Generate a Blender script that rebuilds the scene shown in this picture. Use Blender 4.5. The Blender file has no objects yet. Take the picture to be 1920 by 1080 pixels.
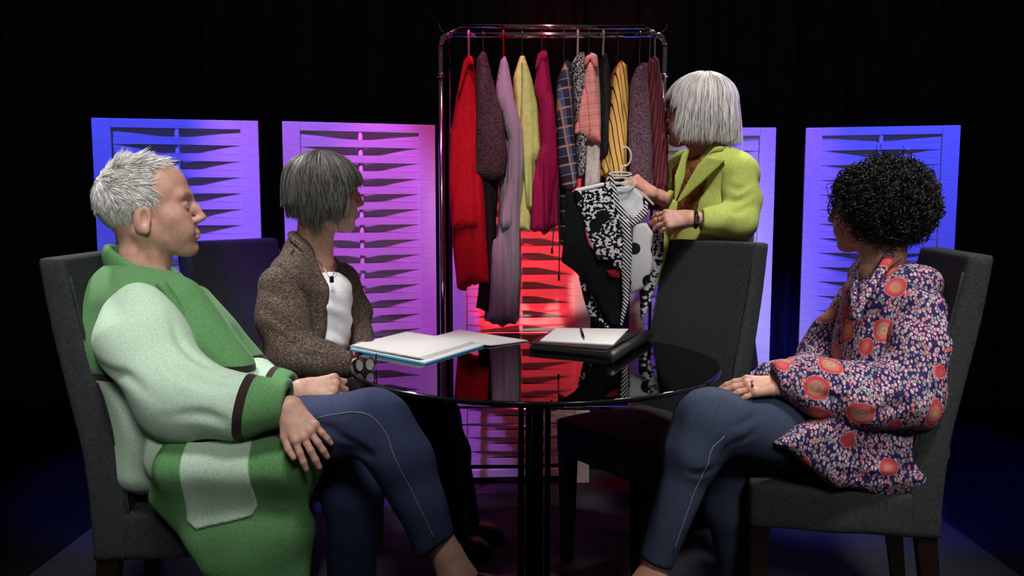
import bpy, bmesh, math, random
import numpy as np
from mathutils import Vector, Matrix

# ------------------------------------------------------------------ camera
FPX, HORIZON, CAM_H = 1550.0, 390.0, 1.18          # focal length in px of a 1920 px wide frame
TILT = math.atan((540 - HORIZON) / FPX)
SC = bpy.context.scene
COL = SC.collection
cam_d = bpy.data.cameras.new('camera'); cam_d.sensor_width = 36.0; cam_d.lens = FPX / 1920 * 36.0
cam_d.clip_start = 0.05; cam_d.clip_end = 60
cam = bpy.data.objects.new('camera', cam_d); COL.objects.link(cam)
cam.location = (0, 0, CAM_H); cam.rotation_euler = (math.pi / 2 - TILT, 0, 0)
SC.camera = cam
# ------------------------------------------------------------------ world and exposure
world = bpy.data.worlds.new('studio_dark'); SC.world = world; world.use_nodes = True
world.node_tree.nodes['Background'].inputs[0].default_value = (0.30, 0.275, 0.265, 1)
world.node_tree.nodes['Background'].inputs[1].default_value = 0.12
vs = SC.view_settings
vs.view_transform = 'Standard'; vs.look = 'None'; vs.exposure = 0.0; vs.gamma = 1.0; vs.use_curve_mapping = False
# ------------------------------------------------------------------ studio lights
def aim(o, target):
    o.rotation_euler = (Vector(target) - Vector(o.location)).to_track_quat('-Z', 'Y').to_euler()
def area(name, loc, target, size, power, color):
    d = bpy.data.lights.new(name, 'AREA'); d.shape = 'SQUARE'; d.size = size; d.energy = power; d.color = color
    try: d.spread = math.radians(120)
    except Exception: pass
    o = bpy.data.objects.new(name, d); COL.objects.link(o); o.location = loc; aim(o, target); return o
def spot(name, loc, target, angle, power, color, radius=0.04, blend=0.5):
    d = bpy.data.lights.new(name, 'SPOT'); d.spot_size = math.radians(angle); d.spot_blend = blend
    d.energy = power; d.color = color; d.shadow_soft_size = radius
    o = bpy.data.objects.new(name, d); COL.objects.link(o); o.location = loc; aim(o, target); return o
WHITE = (1.0, 0.965, 0.93)
spot('key_light', (-0.50, 0.70, 3.6), (-0.76, 1.98, 0.82), 29, 225, WHITE, 0.28, 0.55)
spot('key_light', (1.15, 0.80, 3.6), (0.80, 2.10, 0.80), 29, 350, WHITE, 0.28, 0.55)
spot('key_light', (-0.50, 1.6, 3.8), (-0.58, 2.56, 1.0), 17, 210, WHITE, 0.2, 0.6)
spot('key_light', (0.9, 1.45, 3.7), (0.76, 2.95, 1.28), 19, 360, WHITE, 0.2, 0.6)
spot('front_fill', (0.10, -0.7, 2.6), (-0.80, 2.0, 0.86), 19, 230, WHITE, 0.35, 0.7)
spot('front_fill', (0.95, -0.9, 2.75), (0.86, 2.15, 0.66), 18, 240, WHITE, 0.35, 0.7)
spot('rack_light', (0.05, 0.2, 3.5), (0.13, 3.05, 1.40), 14, 280, WHITE, 0.1, 0.4)
spot('table_light', (0.1, 1.6, 3.6), (0.06, 2.4, 0.74), 19, 150, WHITE, 0.08)
spot('back_light', (-2.0, 3.3, 3.2), (-0.86, 2.02, 1.2), 30, 330, WHITE, 0.12)
spot('back_light', (1.2, 4.4, 3.4), (0.74, 3.05, 1.5), 20, 260, WHITE, 0.12)
spot('back_light', (2.2, 3.7, 3.2), (0.95, 2.2, 1.0), 30, 50, WHITE, 0.12)
BLUE, VIOLET, PINK, RED = (0.045, 0.055, 1.0), (0.27, 0.10, 1.0), (0.85, 0.03, 0.42), (1.0, 0.03, 0.05)
spot('blue_gel', (-1.95, 1.85, 3.3), (-1.46, 3.13, 1.0), 31, 500, BLUE)
spot('violet_gel', (-0.90, 1.95, 3.4), (-0.72, 3.24, 1.04), 25, 460, (0.36, 0.11, 1.0))
spot('pink_gel', (-0.15, 2.05, 3.4), (-0.33, 3.36, 0.95), 22, 190, PINK)
spot('red_gel', (0.10, 3.16, 3.3), (0.12, 3.46, 0.85), 20, 120, RED)
spot('added_red_uplight', (-0.10, 2.95, 0.12), (0.08, 3.46, 0.98), 36, 110, RED)  # added lamp without a fixture, reddens the screen where garments block overhead light
spot('magenta_gel', (0.15, 2.85, 3.1), (0.15, 3.16, 1.7), 36, 26, (1.0, 0.3, 0.45))
spot('violet_gel', (1.30, 2.6, 3.4), (0.95, 3.47, 0.8), 22, 420, (0.22, 0.06, 1.0))
spot('blue_gel', (1.85, 1.85, 3.3), (1.54, 3.40, 0.85), 38, 560, BLUE)

# ------------------------------------------------------------------ pixel + distance -> point in the room
CT, ST = math.cos(TILT), math.sin(TILT)
def A(px, py, Y):
    u = (540 - py) / FPX
    w = (u * Y * CT - Y * ST) / (CT + u * ST)
    zc = Y * CT - w * ST
    return np.array(((px - 960) / FPX * zc, Y, CAM_H + w))
def PR(npx, Y): return npx * (Y + 0.03) / FPX      # a length of n px at distance Y

# ------------------------------------------------------------------ object helpers
def link(name, me, mat=None, parent=None):
    o = bpy.data.objects.new(name, me); COL.objects.link(o)
    if mat is not None and me is not None and not me.materials: me.materials.append(mat)
    if parent is not None: o.parent = parent
    return o
def tag(o, label, cat, group=None):
    o['label'] = label; o['category'] = cat
    if group: o['group'] = group
    return o
def empty(name, label=None, cat=None, loc=(0, 0, 0), rz=0, group=None):
    o = bpy.data.objects.new(name, None); COL.objects.link(o); o.location = loc; o.rotation_euler = (0, 0, rz)
    o.empty_display_size = 0.05
    if label: tag(o, label, cat, group)
    return o
def mesh(name, V, F, smooth=True, attrs=None):
    V = np.asarray(V, dtype=np.float64)
    me = bpy.data.meshes.new(name)
    if isinstance(F, np.ndarray):
        n, k = F.shape
        me.vertices.add(len(V)); me.vertices.foreach_set('co', V.ravel())
        me.loops.add(n * k); me.loops.foreach_set('vertex_index', F.ravel().astype(np.int32))
        me.polygons.add(n); me.polygons.foreach_set('loop_start', np.arange(0, n * k, k, dtype=np.int32))
        me.update(calc_edges=True); me.validate()
    else:
        me.from_pydata([tuple(v) for v in V], [], [tuple(f) for f in F]); me.update()
    if smooth: me.polygons.foreach_set('use_smooth', np.ones(len(me.polygons), dtype=bool))
    for k, v in (attrs or {}).items():
        if len(v) == len(me.vertices):
            a = me.attributes.new(k, 'FLOAT', 'POINT'); a.data.foreach_set('value', np.asarray(v, dtype=np.float32))
    return me
def nrm(v):
    v = np.asarray(v, float); return v / (np.linalg.norm(v) + 1e-12)
def tube_geo(P, r, n=8, cap=True, flat=1.0):
    P = np.asarray(P, float); m = len(P); r = np.broadcast_to(np.asarray(r, float), (m,))
    T = np.gradient(P, axis=0); T /= np.linalg.norm(T, axis=1)[:, None] + 1e-12
    up = np.array((0, 0, 1.)) if abs(T[0][2]) < 0.9 else np.array((1., 0, 0))
    V = []
    a = np.linspace(0, 2 * np.pi, n, endpoint=False)
    N = nrm(np.cross(T[0], up))
    for i in range(m):
        N = nrm(N - T[i] * N.dot(T[i])); Bv = np.cross(T[i], N)
        V.append(P[i] + r[i] * (np.cos(a)[:, None] * N + flat * np.sin(a)[:, None] * Bv))
    V = np.concatenate(V); F = []
    for i in range(m - 1):
        for j in range(n):
            F.append((i * n + j, i * n + (j + 1) % n, (i + 1) * n + (j + 1) % n, (i + 1) * n + j))
    if cap: F.append(tuple(range(n - 1, -1, -1))); F.append(tuple((m - 1) * n + j for j in range(n)))
    return V, F
def tube(name, P, r, mat, parent=None, n=8, flat=1.0):
    V, F = tube_geo(P, r, n, True, flat); return link(name, mesh(name, V, F), mat, parent)
def ring(c, r, u=(1, 0, 0), v=(0, 1, 0), n=28):
    t = np.linspace(0, 2 * np.pi, n + 1); u = np.asarray(u, float); v = np.asarray(v, float)
    return np.asarray(c) + r * (np.cos(t)[:, None] * u + np.sin(t)[:, None] * v)
def bez(pts, n=24):                      # smooth curve through points
    P = np.asarray(pts, float); m = len(P); out = []
    Q = np.vstack([2 * P[0] - P[1], P, 2 * P[-1] - P[-2]])
    per = max(2, n // (m - 1))
    for i in range(m - 1):
        p0, p1, p2, p3 = Q[i:i + 4]
        for t in np.linspace(0, 1, per, endpoint=False):
            out.append(0.5 * ((2 * p1) + (-p0 + p2) * t + (2 * p0 - 5 * p1 + 4 * p2 - p3) * t * t + (-p0 + 3 * p1 - 3 * p2 + p3) * t ** 3))
    out.append(P[-1]); return np.array(out)
def box_me(name, dims, bevel=0.004, seg=2):
    bm = bmesh.new(); bmesh.ops.create_cube(bm, size=1.0)
    for v in bm.verts: v.co = Vector((v.co.x * dims[0], v.co.y * dims[1], v.co.z * dims[2]))
    if bevel: bmesh.ops.bevel(bm, geom=list(bm.edges), offset=bevel, segments=seg, affect='EDGES', profile=0.6)
    me = bpy.data.meshes.new(name); bm.to_mesh(me); bm.free()
    return me
def box(name, dims, loc, mat, parent=None, rz=0, bevel=0.004, rot=None):
    o = link(name, box_me(name, dims, bevel), mat, parent); o.location = loc
    o.rotation_euler = rot if rot else (0, 0, rz); return o
def lathe(name, prof, mat, parent=None, loc=(0, 0, 0), n=48):
    t = np.linspace(0, 2 * np.pi, n, endpoint=False); V = []; F = []
    for r, z in prof: V += [(r * math.cos(a), r * math.sin(a), z) for a in t]
    for i in range(len(prof) - 1):
        for j in range(n): F.append((i * n + j, i * n + (j + 1) % n, (i + 1) * n + (j + 1) % n, (i + 1) * n + j))
    F.append(tuple(range(n - 1, -1, -1))); F.append(tuple((len(prof) - 1) * n + j for j in range(n)))
    o = link(name, mesh(name, V, F), mat, parent); o.location = loc
    for p in o.data.polygons[-2:]: p.use_smooth = False
    return o

# ------------------------------------------------------------------ implicit shapes (smooth blends of limbs, folds, panels)
def smin(a, b, k):
    if k <= 0: return np.minimum(a, b)
    h = np.clip(0.5 + 0.5 * (a - b) / k, 0, 1); return a + (b - a) * h - k * h * (1 - h)
def smax(a, b, k): return -smin(-a, -b, k)
def sdpoly(x, z, poly):
    P = np.asarray(poly, float); n = len(P); d = np.full(x.shape, 1e9); s = np.zeros(x.shape, bool)
    for i in range(n):
        a, b = P[i], P[(i + 1) % n]; ex, ez = b - a
        wx, wz = x - a[0], z - a[1]
        t = np.clip((wx * ex + wz * ez) / (ex * ex + ez * ez + 1e-12), 0, 1)
        d = np.minimum(d, (wx - ex * t) ** 2 + (wz - ez * t) ** 2)
        c = (a[1] > z) != (b[1] > z)
        s ^= c & (x < ex * (z - a[1]) / (ez if abs(ez) > 1e-12 else 1e-12) + a[0])
    d = np.sqrt(d); return np.where(s, -d, d)
class Field:
    def __init__(s): s.ops = []; s.disp = None; s.lo = np.full(3, 1e9); s.hi = -s.lo
    def _b(s, pts, r):
        for p in pts: s.lo = np.minimum(s.lo, np.asarray(p) - r); s.hi = np.maximum(s.hi, np.asarray(p) + r)
    def add(s, f, k, sub=False, inter=False, bb=None):
        if bb is not None: m = 0.055 + k; bb = (np.min(bb[0], axis=0) - bb[1] - m, np.max(bb[0], axis=0) + bb[1] + m)
        s.ops.append((f, k, sub, inter, bb)); return s
    def cap(s, a, b, ra, rb, k=0.02, sub=False):
        a = np.asarray(a, float); b = np.asarray(b, float); ab = b - a; L = ab.dot(ab) + 1e-12
        if not sub: s._b((a, b), max(ra, rb) + 0.01)
        def f(P):
            t = np.clip((P - a) @ ab / L, 0, 1)
            return np.linalg.norm(P - a - t[:, None] * ab, axis=1) - (ra + (rb - ra) * t)
        return s.add(f, k, sub, bb=((a, b), max(ra, rb)))
    def chain(s, pts, k=0.02, sub=False):          # pts: (point, radius)
        for (a, ra), (b, rb) in zip(pts[:-1], pts[1:]): s.cap(a, b, ra, rb, k, sub)
        return s
    def ell(s, c, r, R=None, k=0.02, sub=False):
        c = np.asarray(c, float); r = np.asarray(r, float); R = np.eye(3) if R is None else np.asarray(R)
        if not sub: s._b((c,), max(r) + 0.01)
        def f(P):
            q = (P - c) @ R; k0 = np.linalg.norm(q / r, axis=1); k1 = np.linalg.norm(q / (r * r), axis=1)
            return k0 * (k0 - 1) / np.maximum(k1, 1e-6)
        return s.add(f, k, sub, bb=((c, c), max(r)))
    def ecap(s, a, b, side, ra, rb, k=0.03, sub=False):   # elliptic limb; side = direction of first radius; third radius = end rounding
        a = np.asarray(a, float); b = np.asarray(b, float); ax = nrm(b - a); L = np.linalg.norm(b - a)
        sd = nrm(np.asarray(side, float) - ax * np.dot(side, ax)); ot = np.cross(ax, sd)
        if not sub: s._b((a, b), max(max(ra), max(rb)) + 0.01)
        ra = np.asarray(ra, float); rb = np.asarray(rb, float)
        def f(P):
            q = P - a; h = q @ ax; t = np.clip(h / L, 0, 1)
            u, v, w = q @ sd, q @ ot, h - t * L
            r1 = ra[0] + (rb[0] - ra[0]) * t; r2 = ra[1] + (rb[1] - ra[1]) * t; r3 = ra[-1] + (rb[-1] - ra[-1]) * t
            g = np.sqrt((u / r1) ** 2 + (v / r2) ** 2 + (w / r3) ** 2)
            g1 = np.sqrt((u / r1 ** 2) ** 2 + (v / r2 ** 2) ** 2 + (w / r3 ** 2) ** 2)
            return g * (g - 1) / np.maximum(g1, 1e-6)
        return s.add(f, k, sub, bb=((a, b), max(max(ra), max(rb))))
    def prism(s, poly, yc, hy, k=0.02, edge=0.012, wave=None, sub=False, inter=False):   # outline in x,z with thickness in y
        P = np.asarray(poly, float)
        if not sub and not inter: s._b([(p[0], yc, p[1]) for p in P], 0.012); s._by(yc, hy + 0.03)
        def f(Q):
            y = Q[:, 1] - yc
            if wave is not None: y = y - wave(Q)
            return smax(sdpoly(Q[:, 0], Q[:, 2], P), np.abs(y) - hy, edge)
        return s.add(f, k, sub, inter)
    def _by(s, yc, h): s.lo[1] = min(s.lo[1], yc - h); s.hi[1] = max(s.hi[1], yc + h)
    def plane(s, p, n, k=0.005):                    # cut away the side the normal points to
        p = np.asarray(p, float); n = nrm(n)
        return s.add(lambda P: (P - p) @ n, k, False, True)
    def __call__(s, P):
        d = np.full(len(P), 1e3)
        if not len(P): return d
        lo, hi = P.min(0), P.max(0)
        for f, k, sub, inter, bb in s.ops:
            if bb is not None:                       # far from this primitive it has no say
                if (lo > bb[1]).any() or (hi < bb[0]).any(): continue
                if (lo < bb[0]).any() or (hi > bb[1]).any():
                    ix = np.nonzero(((P > bb[0]) & (P < bb[1])).all(1))[0]
                    if not len(ix): continue
                    v = f(P[ix]); e = d[ix]; d[ix] = smax(e, -v, k) if sub else smin(e, v, k); continue
            v = f(P)
            d = smax(d, -v, k) if sub else (smax(d, v, k) if inter else smin(d, v, k))
        if s.disp is not None: d = d + s.disp(P)
        return d
    def surf(s, h, marg=0.012):
        return surface(s, s.lo - 2 * h - marg, s.hi + 2 * h + marg, h, marg)
def surface(fn, lo, hi, h, marg=0.012):             # naive surface nets on a culled grid
    B = 8
    nb = np.ceil((np.asarray(hi) - lo) / (h * B)).astype(int) + 1
    n = nb * B
    I = np.stack(np.meshgrid(*[np.arange(k) for k in nb], indexing='ij'), -1).reshape(-1, 3)
    C = lo + (I * B + (B - 1) / 2) * h
    dc = fn(C)
    F6 = np.empty((nb[0], B, nb[1], B, nb[2], B), np.float32)
    F6[:] = dc.reshape(nb[0], 1, nb[1], 1, nb[2], 1)
    act = np.abs(dc) < h * B * 1.25 + marg
    off = np.stack(np.meshgrid(*[np.arange(B)] * 3, indexing='ij'), -1).reshape(-1, 3) * h
    ia = I[act]
    for c in range(0, len(ia), 48):
        ii = ia[c:c + 48]
        P = (lo + ii * B * h)[:, None, :] + off[None]
        d = fn(P.reshape(-1, 3)).reshape(len(ii), B, B, B)
        F6[ii[:, 0], :, ii[:, 1], :, ii[:, 2], :] = d
    F = F6.reshape(n)
    ins = F < 0
    cnt = np.zeros(tuple(n - 1), np.int8)
    cor = [(i, j, k) for i in (0, 1) for j in (0, 1) for k in (0, 1)]
    for i, j, k in cor: cnt += ins[i:n[0] - 1 + i, j:n[1] - 1 + j, k:n[2] - 1 + k]
    cells = np.argwhere((cnt > 0) & (cnt < 8))
    vals = np.stack([F[cells[:, 0] + i, cells[:, 1] + j, cells[:, 2] + k] for i, j, k in cor], 1)
    acc = np.zeros((len(cells), 3)); ne = np.zeros(len(cells))
    for a in range(8):
        for b in range(a + 1, 8):
            ca, cb = np.array(cor[a]), np.array(cor[b])
            if np.abs(ca - cb).sum() != 1: continue
            va, vb = vals[:, a], vals[:, b]; m = (va < 0) != (vb < 0)
            t = np.where(m, va / np.where(va == vb, 1, va - vb), 0)
            acc += m[:, None] * (ca + t[:, None] * (cb - ca)); ne += m
    V = lo + (cells + acc / ne[:, None]) * h
    idx = np.full(tuple(n - 1), -1, np.int32); idx[cells[:, 0], cells[:, 1], cells[:, 2]] = np.arange(len(cells))
    quads = []
    for ax in range(3):
        o1, o2 = [(1, 2), (2, 0), (0, 1)][ax]
        sl = [slice(1, n[q] - 1) for q in range(3)]; sl2 = list(sl)
        sl[ax] = slice(0, n[ax] - 1); sl2[ax] = slice(1, n[ax])
        s0 = ins[tuple(sl)]; s1 = ins[tuple(sl2)]
        e = np.argwhere(s0 != s1)
        if not len(e): continue
        flip = s0[e[:, 0], e[:, 1], e[:, 2]]
        e = e + np.array([0 if q == ax else 1 for q in range(3)])
        def cell(d1, d2):
            c = e.copy(); c[:, o1] -= d1; c[:, o2] -= d2; return idx[c[:, 0], c[:, 1], c[:, 2]]
        q = np.stack([cell(1, 1), cell(0, 1), cell(0, 0), cell(1, 0)], 1)
        q[~flip] = q[~flip][:, ::-1]
        quads.append(q)
    Q = np.concatenate(quads); Q = Q[(Q >= 0).all(1)]
    return V, Q
def waves(seed, amp, scale, warp=1.2):              # smooth pseudo-random folds; scale = wave number per axis
    r = np.random.RandomState(seed); K = r.normal(size=(5, 3)); ph = r.uniform(0, 6.28, 5); K2 = r.normal(size=(5, 3)); p2 = r.uniform(0, 6.28, 5)
    sc = np.asarray(scale, float)
    def f(P):
        Q = P * sc; o = np.zeros(len(P))
        for i in range(5): o += np.sin(Q @ K[i] + ph[i] + warp * np.sin(0.6 * (Q @ K2[i]) + p2[i]))
        return amp * o / 2.2
    return f
def snap(f, P, off=0.0, it=4):                      # move points onto a shape's surface
    P = np.array(P, float); e = 0.003
    for _ in range(it):
        d = f(P); G = np.stack([(f(P + np.eye(3)[i] * e) - f(P - np.eye(3)[i] * e)) / (2 * e) for i in range(3)], 1)
        G /= np.linalg.norm(G, axis=1)[:, None] + 1e-9; P = P - np.clip(d - off, -0.03, 0.03)[:, None] * G
    return P
def crease(f, lines, amp=0.007, w=0.011):          # press cloth folds into a shape along lines given as pixels + distance
    D = [snap(f, bez([A(*p) for p in ln], 22), 0.0, 6) for ln in lines]; old = f.disp
    def g(P):
        o = old(P) if old is not None else np.zeros(len(P))
        for Q in D:
            m = 4 * w; ix = np.nonzero(((P > Q.min(0) - m) & (P < Q.max(0) + m)).all(1))[0]
            if not len(ix): continue
            R_ = P[ix]; d2 = np.full(len(ix), 1e9); tt = np.zeros(len(ix)); n = len(Q)
            for i, q in enumerate(Q):
                e = ((R_ - q) ** 2).sum(1); c_ = e < d2; d2[c_] = e[c_]; tt[c_] = i / (n - 1)
            o[ix] += amp * np.sin(np.pi * np.clip(tt, 0.06, 0.94)) * (np.exp(-d2 / w ** 2) - 0.45 * np.exp(-d2 / (2.3 * w) ** 2))
        return o
    f.disp = g; return f
def px_poly(poly, Y): return [(lambda p: (p[0], p[2]))(A(x, y, Y)) for x, y in poly]
def limb(pts): return [(A(x, y, Y), PR(r, Y)) for x, y, Y, r in pts]
def merge(parts):
    V, Fs, n = [], [], 0
    for v, f in parts: V.append(v); Fs.append(np.asarray(f) + n); n += len(v)
    return np.concatenate(V), np.concatenate(Fs)

# ------------------------------------------------------------------ materials
def lin(c):
    return tuple(((x / 255) / 12.92 if x / 255 <= 0.04045 else ((x / 255 + 0.055) / 1.055) ** 2.4) for x in c[:3]) + (1.0,)
class NT:
    def __init__(s, name):
        s.m = bpy.data.materials.new(name); s.m.use_nodes = True; s.t = s.m.node_tree; s.b = s.t.nodes['Principled BSDF']
        s.out = s.t.nodes['Material Output']; s.co = None
    def n(s, t, **kw):
        x = s.t.nodes.new(t)
        for k, v in kw.items():
            if k.startswith('i_'):
                key = k[2:]; x.inputs[int(key) if key.isdigit() else key].default_value = v
            else: setattr(x, k, v)
        return x
    def l(s, a, b): s.t.links.new(a, b); return b
    def coord(s, which='Object'):
        if s.co is None: s.co = s.n('ShaderNodeTexCoord')
        return s.co.outputs[which]
    def mapped(s, scale=(1, 1, 1), rot=(0, 0, 0), loc=(0, 0, 0), src=None):
        m = s.n('ShaderNodeMapping'); m.inputs['Scale'].default_value = scale; m.inputs['Rotation'].default_value = rot; m.inputs['Location'].default_value = loc
        s.l(src or s.coord(), m.inputs[0]); return m.outputs[0]
    def noise(s, vec, scale, detail=3, rough=0.55):
        x = s.n('ShaderNodeTexNoise'); x.inputs['Scale'].default_value = scale; x.inputs['Detail'].default_value = detail; x.inputs['Roughness'].default_value = rough
        s.l(vec, x.inputs['Vector']); return x.outputs[0]
    def voro(s, vec, scale, feature='F1'):
        x = s.n('ShaderNodeTexVoronoi'); x.feature = feature; x.inputs['Scale'].default_value = scale; s.l(vec, x.inputs['Vector']); return x
    def wave(s, vec, scale, dist=0.0, dscale=1.0, prof='SIN', direction='X'):
        x = s.n('ShaderNodeTexWave'); x.wave_profile = prof; x.bands_direction = direction
        x.inputs['Scale'].default_value = scale; x.inputs['Distortion'].default_value = dist; x.inputs['Detail Scale'].default_value = dscale
        s.l(vec, x.inputs['Vector']); return x.outputs[1]
    def ramp(s, fac, stops, interp='LINEAR'):
        x = s.n('ShaderNodeValToRGB'); r = x.color_ramp; r.interpolation = interp
        while len(r.elements) > 1: r.elements.remove(r.elements[-1])
        r.elements[0].position = stops[0][0]; r.elements[0].color = stops[0][1]
        for p, c in stops[1:]: e = r.elements.new(p); e.color = c
        s.l(fac, x.inputs[0]); return x.outputs[0]
    def math(s, op, a, b=0.0, clamp=False):
        x = s.n('ShaderNodeMath', operation=op, use_clamp=clamp)
        for i, v in enumerate((a, b)):
            if isinstance(v, (int, float)): x.inputs[i].default_value = v
            else: s.l(v, x.inputs[i])
        return x.outputs[0]
    def mix(s, fac, a, b):
        x = s.n('ShaderNodeMix', data_type='RGBA')
        for k, v in ((0, fac), (6, a), (7, b)):
            if isinstance(v, (int, float)): x.inputs[k].default_value = v
            elif isinstance(v, tuple): x.inputs[k].default_value = v
            else: s.l(v, x.inputs[k])
        return x.outputs[2]
    def attr(s, name):
        return s.n('ShaderNodeAttribute', attribute_name=name).outputs['Fac']
    def xyz(s, src=None):
        x = s.n('ShaderNodeSeparateXYZ'); s.l(src or s.coord(), x.inputs[0]); return x.outputs
    def bump(s, h, strength=0.3, dist=0.002):
        x = s.n('ShaderNodeBump'); x.inputs['Strength'].default_value = strength; x.inputs['Distance'].default_value = dist
        s.l(h, x.inputs['Height']); s.l(x.outputs[0], s.b.inputs['Normal'])
    def col(s, c):
        if isinstance(c, tuple): s.b.inputs['Base Color'].default_value = c
        else: s.l(c, s.b.inputs['Base Color'])
    def done(s, rough=0.7, metal=0.0, spec=0.5, sheen=0.0, **kw):
        s.b.inputs['Roughness'].default_value = rough; s.b.inputs['Metallic'].default_value = metal
        s.b.inputs['Specular IOR Level'].default_value = spec
        if sheen: s.b.inputs['Sheen Weight'].default_value = sheen
        for k, v in kw.items(): s.b.inputs[k].default_value = v
        return s.m
def cloth(name, c1, c2, nscale=140, rough=0.85, bump=0.25, spec=0.2, stretch=(1, 1, 1), sheen=0.0, detail=3, lo=0.35, hi=0.65):
    t = NT(name); v = t.mapped(stretch); f = t.noise(v, nscale, detail)
    t.col(t.ramp(f, [(lo, lin(c1)), (hi, lin(c2))])); t.bump(f, bump, 0.002); return t.done(rough, spec=spec, sheen=sheen)
def plain(name, c, rough=0.5, metal=0.0, spec=0.5, var=0.06, nscale=30):
    t = NT(name); f = t.noise(t.mapped(), nscale, 2); a = lin(c)
    t.col(t.ramp(f, [(0.3, tuple(x * (1 - var) for x in a[:3]) + (1,)), (0.7, tuple(min(1, x * (1 + var)) for x in a[:3]) + (1,))]))
    return t.done(rough, metal, spec)

# ------------------------------------------------------------------ setting
def m_floor():
    t = NT('black_studio_floor'); f = t.noise(t.mapped(), 6, 4); t.col(t.ramp(f, [(0.3, lin((9, 9, 12))), (0.7, lin((17, 17, 22)))])); return t.done(0.45, spec=0.35)
def m_carpet():
    t = NT('charcoal_carpet'); v = t.mapped(); f = t.noise(v, 260, 3); g = t.noise(v, 7, 3)
    c = t.mix(t.math('MULTIPLY', g, 0.7), t.ramp(f, [(0.3, lin((38, 38, 41))), (0.7, lin((66, 66, 70)))]), lin((36, 36, 40)))
    t.col(c); t.bump(f, 0.5, 0.004); return t.done(0.95, spec=0.1)
def m_drape():
    t = NT('black_velour_drape'); f = t.noise(t.mapped((1, 1, 0.2)), 40, 3); t.col(t.ramp(f, [(0.3, lin((60, 60, 64))), (0.7, lin((72, 72, 78)))])); return t.done(0.95, spec=0.05)
fl = link('floor', mesh('floor', [(-6, -3, -0.012), (6, -3, -0.012), (6, 6, -0.012), (-6, 6, -0.012)], [(0, 1, 2, 3)], False), m_floor()); fl['kind'] = 'structure'
cp = box('carpet', (3.2, 3.6, 0.012), (0.04, 1.85, -0.006), m_carpet(), bevel=0.003)
tag(cp, 'charcoal grey carpet square under the table and chairs', 'carpet')
DRAPE = m_drape()
def drape(name, p0, p1, h, n=420):
    V, F = [], []; p0 = np.array(p0, float); p1 = np.array(p1, float); d = nrm(p1 - p0); nn = np.array((-d[1], d[0]))
    L = np.linalg.norm(p1 - p0)
    for i in range(n + 1):
        s = L * i / n; o = 0.045 * math.sin(s * 26 + 1.4 * math.sin(s * 5)) + 0.02 * math.sin(s * 61)
        q = p0 + d * s
        for j, z in enumerate((-0.012, h * 0.5, h)):
            a = q + nn * o * (1.0 - 0.25 * j); V.append((a[0], a[1], z))
    for i in range(n):
        for j in range(2): F.append((i * 3 + j, (i + 1) * 3 + j, (i + 1) * 3 + j + 1, i * 3 + j + 1))
    o = link(name, mesh(name, V, F), DRAPE); o['kind'] = 'structure'; return o
drape('wall_back', (-3.6, 4.9), (3.6, 4.9), 4.6)
drape('wall_left', (-3.5, 0.4), (-3.5, 4.9), 4.6)
drape('wall_right', (3.5, 4.9), (3.5, 0.4), 4.6)

# ------------------------------------------------------------------ woven slat screens
def m_screen():
    t = NT('white_painted_wood'); f = t.noise(t.mapped((1, 1, 14)), 9, 3); t.col(t.ramp(f, [(0.3, lin((214, 212, 208))), (0.7, lin((232, 230, 226)))])); t.bump(f, 0.08, 0.001); return t.done(0.5, spec=0.35)
SCREEN = m_screen()
SW, SH, STILE, PITCH = 0.59, 1.51, 0.066, 0.0302
def slat_mesh():
    L = SW - 2 * STILE + 0.012; hh, th, b = 0.0292, 0.0035, 0.0125; V, F = [], []
    n = 14
    for i in range(n + 1):
        s = i / n; e = 1 - abs(2 * s - 1); y = -b * (e * e * (3 - 2 * e) * 0.5 + e * 0.5)
        for yy, zz in ((-th, -hh / 2), (th, -hh / 2), (th, hh / 2), (-th, hh / 2)): V.append(((s - 0.5) * L, y + yy / 2, zz))
    for i in range(n):
        for j in range(4): F.append((i * 4 + j, i * 4 + (j + 1) % 4, (i + 1) * 4 + (j + 1) % 4, (i + 1) * 4 + j))
    F += [(0, 3, 2, 1), tuple(n * 4 + j for j in range(4))]
    return mesh('slat', V, F, False)
SLAT = slat_mesh(); SLAT.materials.append(SCREEN)
stile_me = box_me('stile', (STILE, 0.022, SH), 0.003); stile_me.materials.append(SCREEN)
rail_me = box_me('rail', (SW - 2 * STILE, 0.02, 0.034), 0.002); rail_me.materials.append(SCREEN)
rV, rF = tube_geo([(0, 0, 0.03), (0, 0, SH - 0.004)], 0.0085, 12); rod_me = mesh('centre_rod', rV, rF); rod_me.materials.append(SCREEN)
def screen(p0, p1, label):
    p0, p1 = np.array(p0), np.array(p1); c = (p0 + p1) / 2; d = nrm(p1 - p0)
    r = empty('woven_slat_screen', label, 'screen', (c[0], c[1], 0), math.atan2(d[1], d[0]), 'woven slat screens behind the table')
    for s in (-1, 1): o = link('stile', stile_me, None, r); o.location = (s * (SW - STILE) / 2, 0, SH / 2)
    for z in (SH - 0.017, 0.05): o = link('rail', rail_me, None, r); o.location = (0, 0, z)
    link('centre_rod', rod_me, None, r)
    z = SH - 0.034 - PITCH / 2; k = 0
    while z > 0.075:
        o = link('slat', SLAT, None, r); o.location = (0, 0, z)
        if k % 2 == 0: o.rotation_euler = (0, 0, math.pi)     # every other slat passes behind the rod
        z -= PITCH; k += 1
    return r
screen((-1.550, 3.09), (-0.965, 3.20), 'blue-lit woven slat screen, leftmost, behind the person in the green coat')
screen((-0.875, 3.21), (-0.315, 3.36), 'violet and pink lit woven slat screen behind the person in the brown jacket')
screen((-0.255, 3.44), (0.330, 3.48), 'red-lit woven slat screen directly behind the clothes rack')
screen((0.500, 3.49), (1.088, 3.46), 'violet-lit woven slat screen behind the person in the lime jacket')
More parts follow.
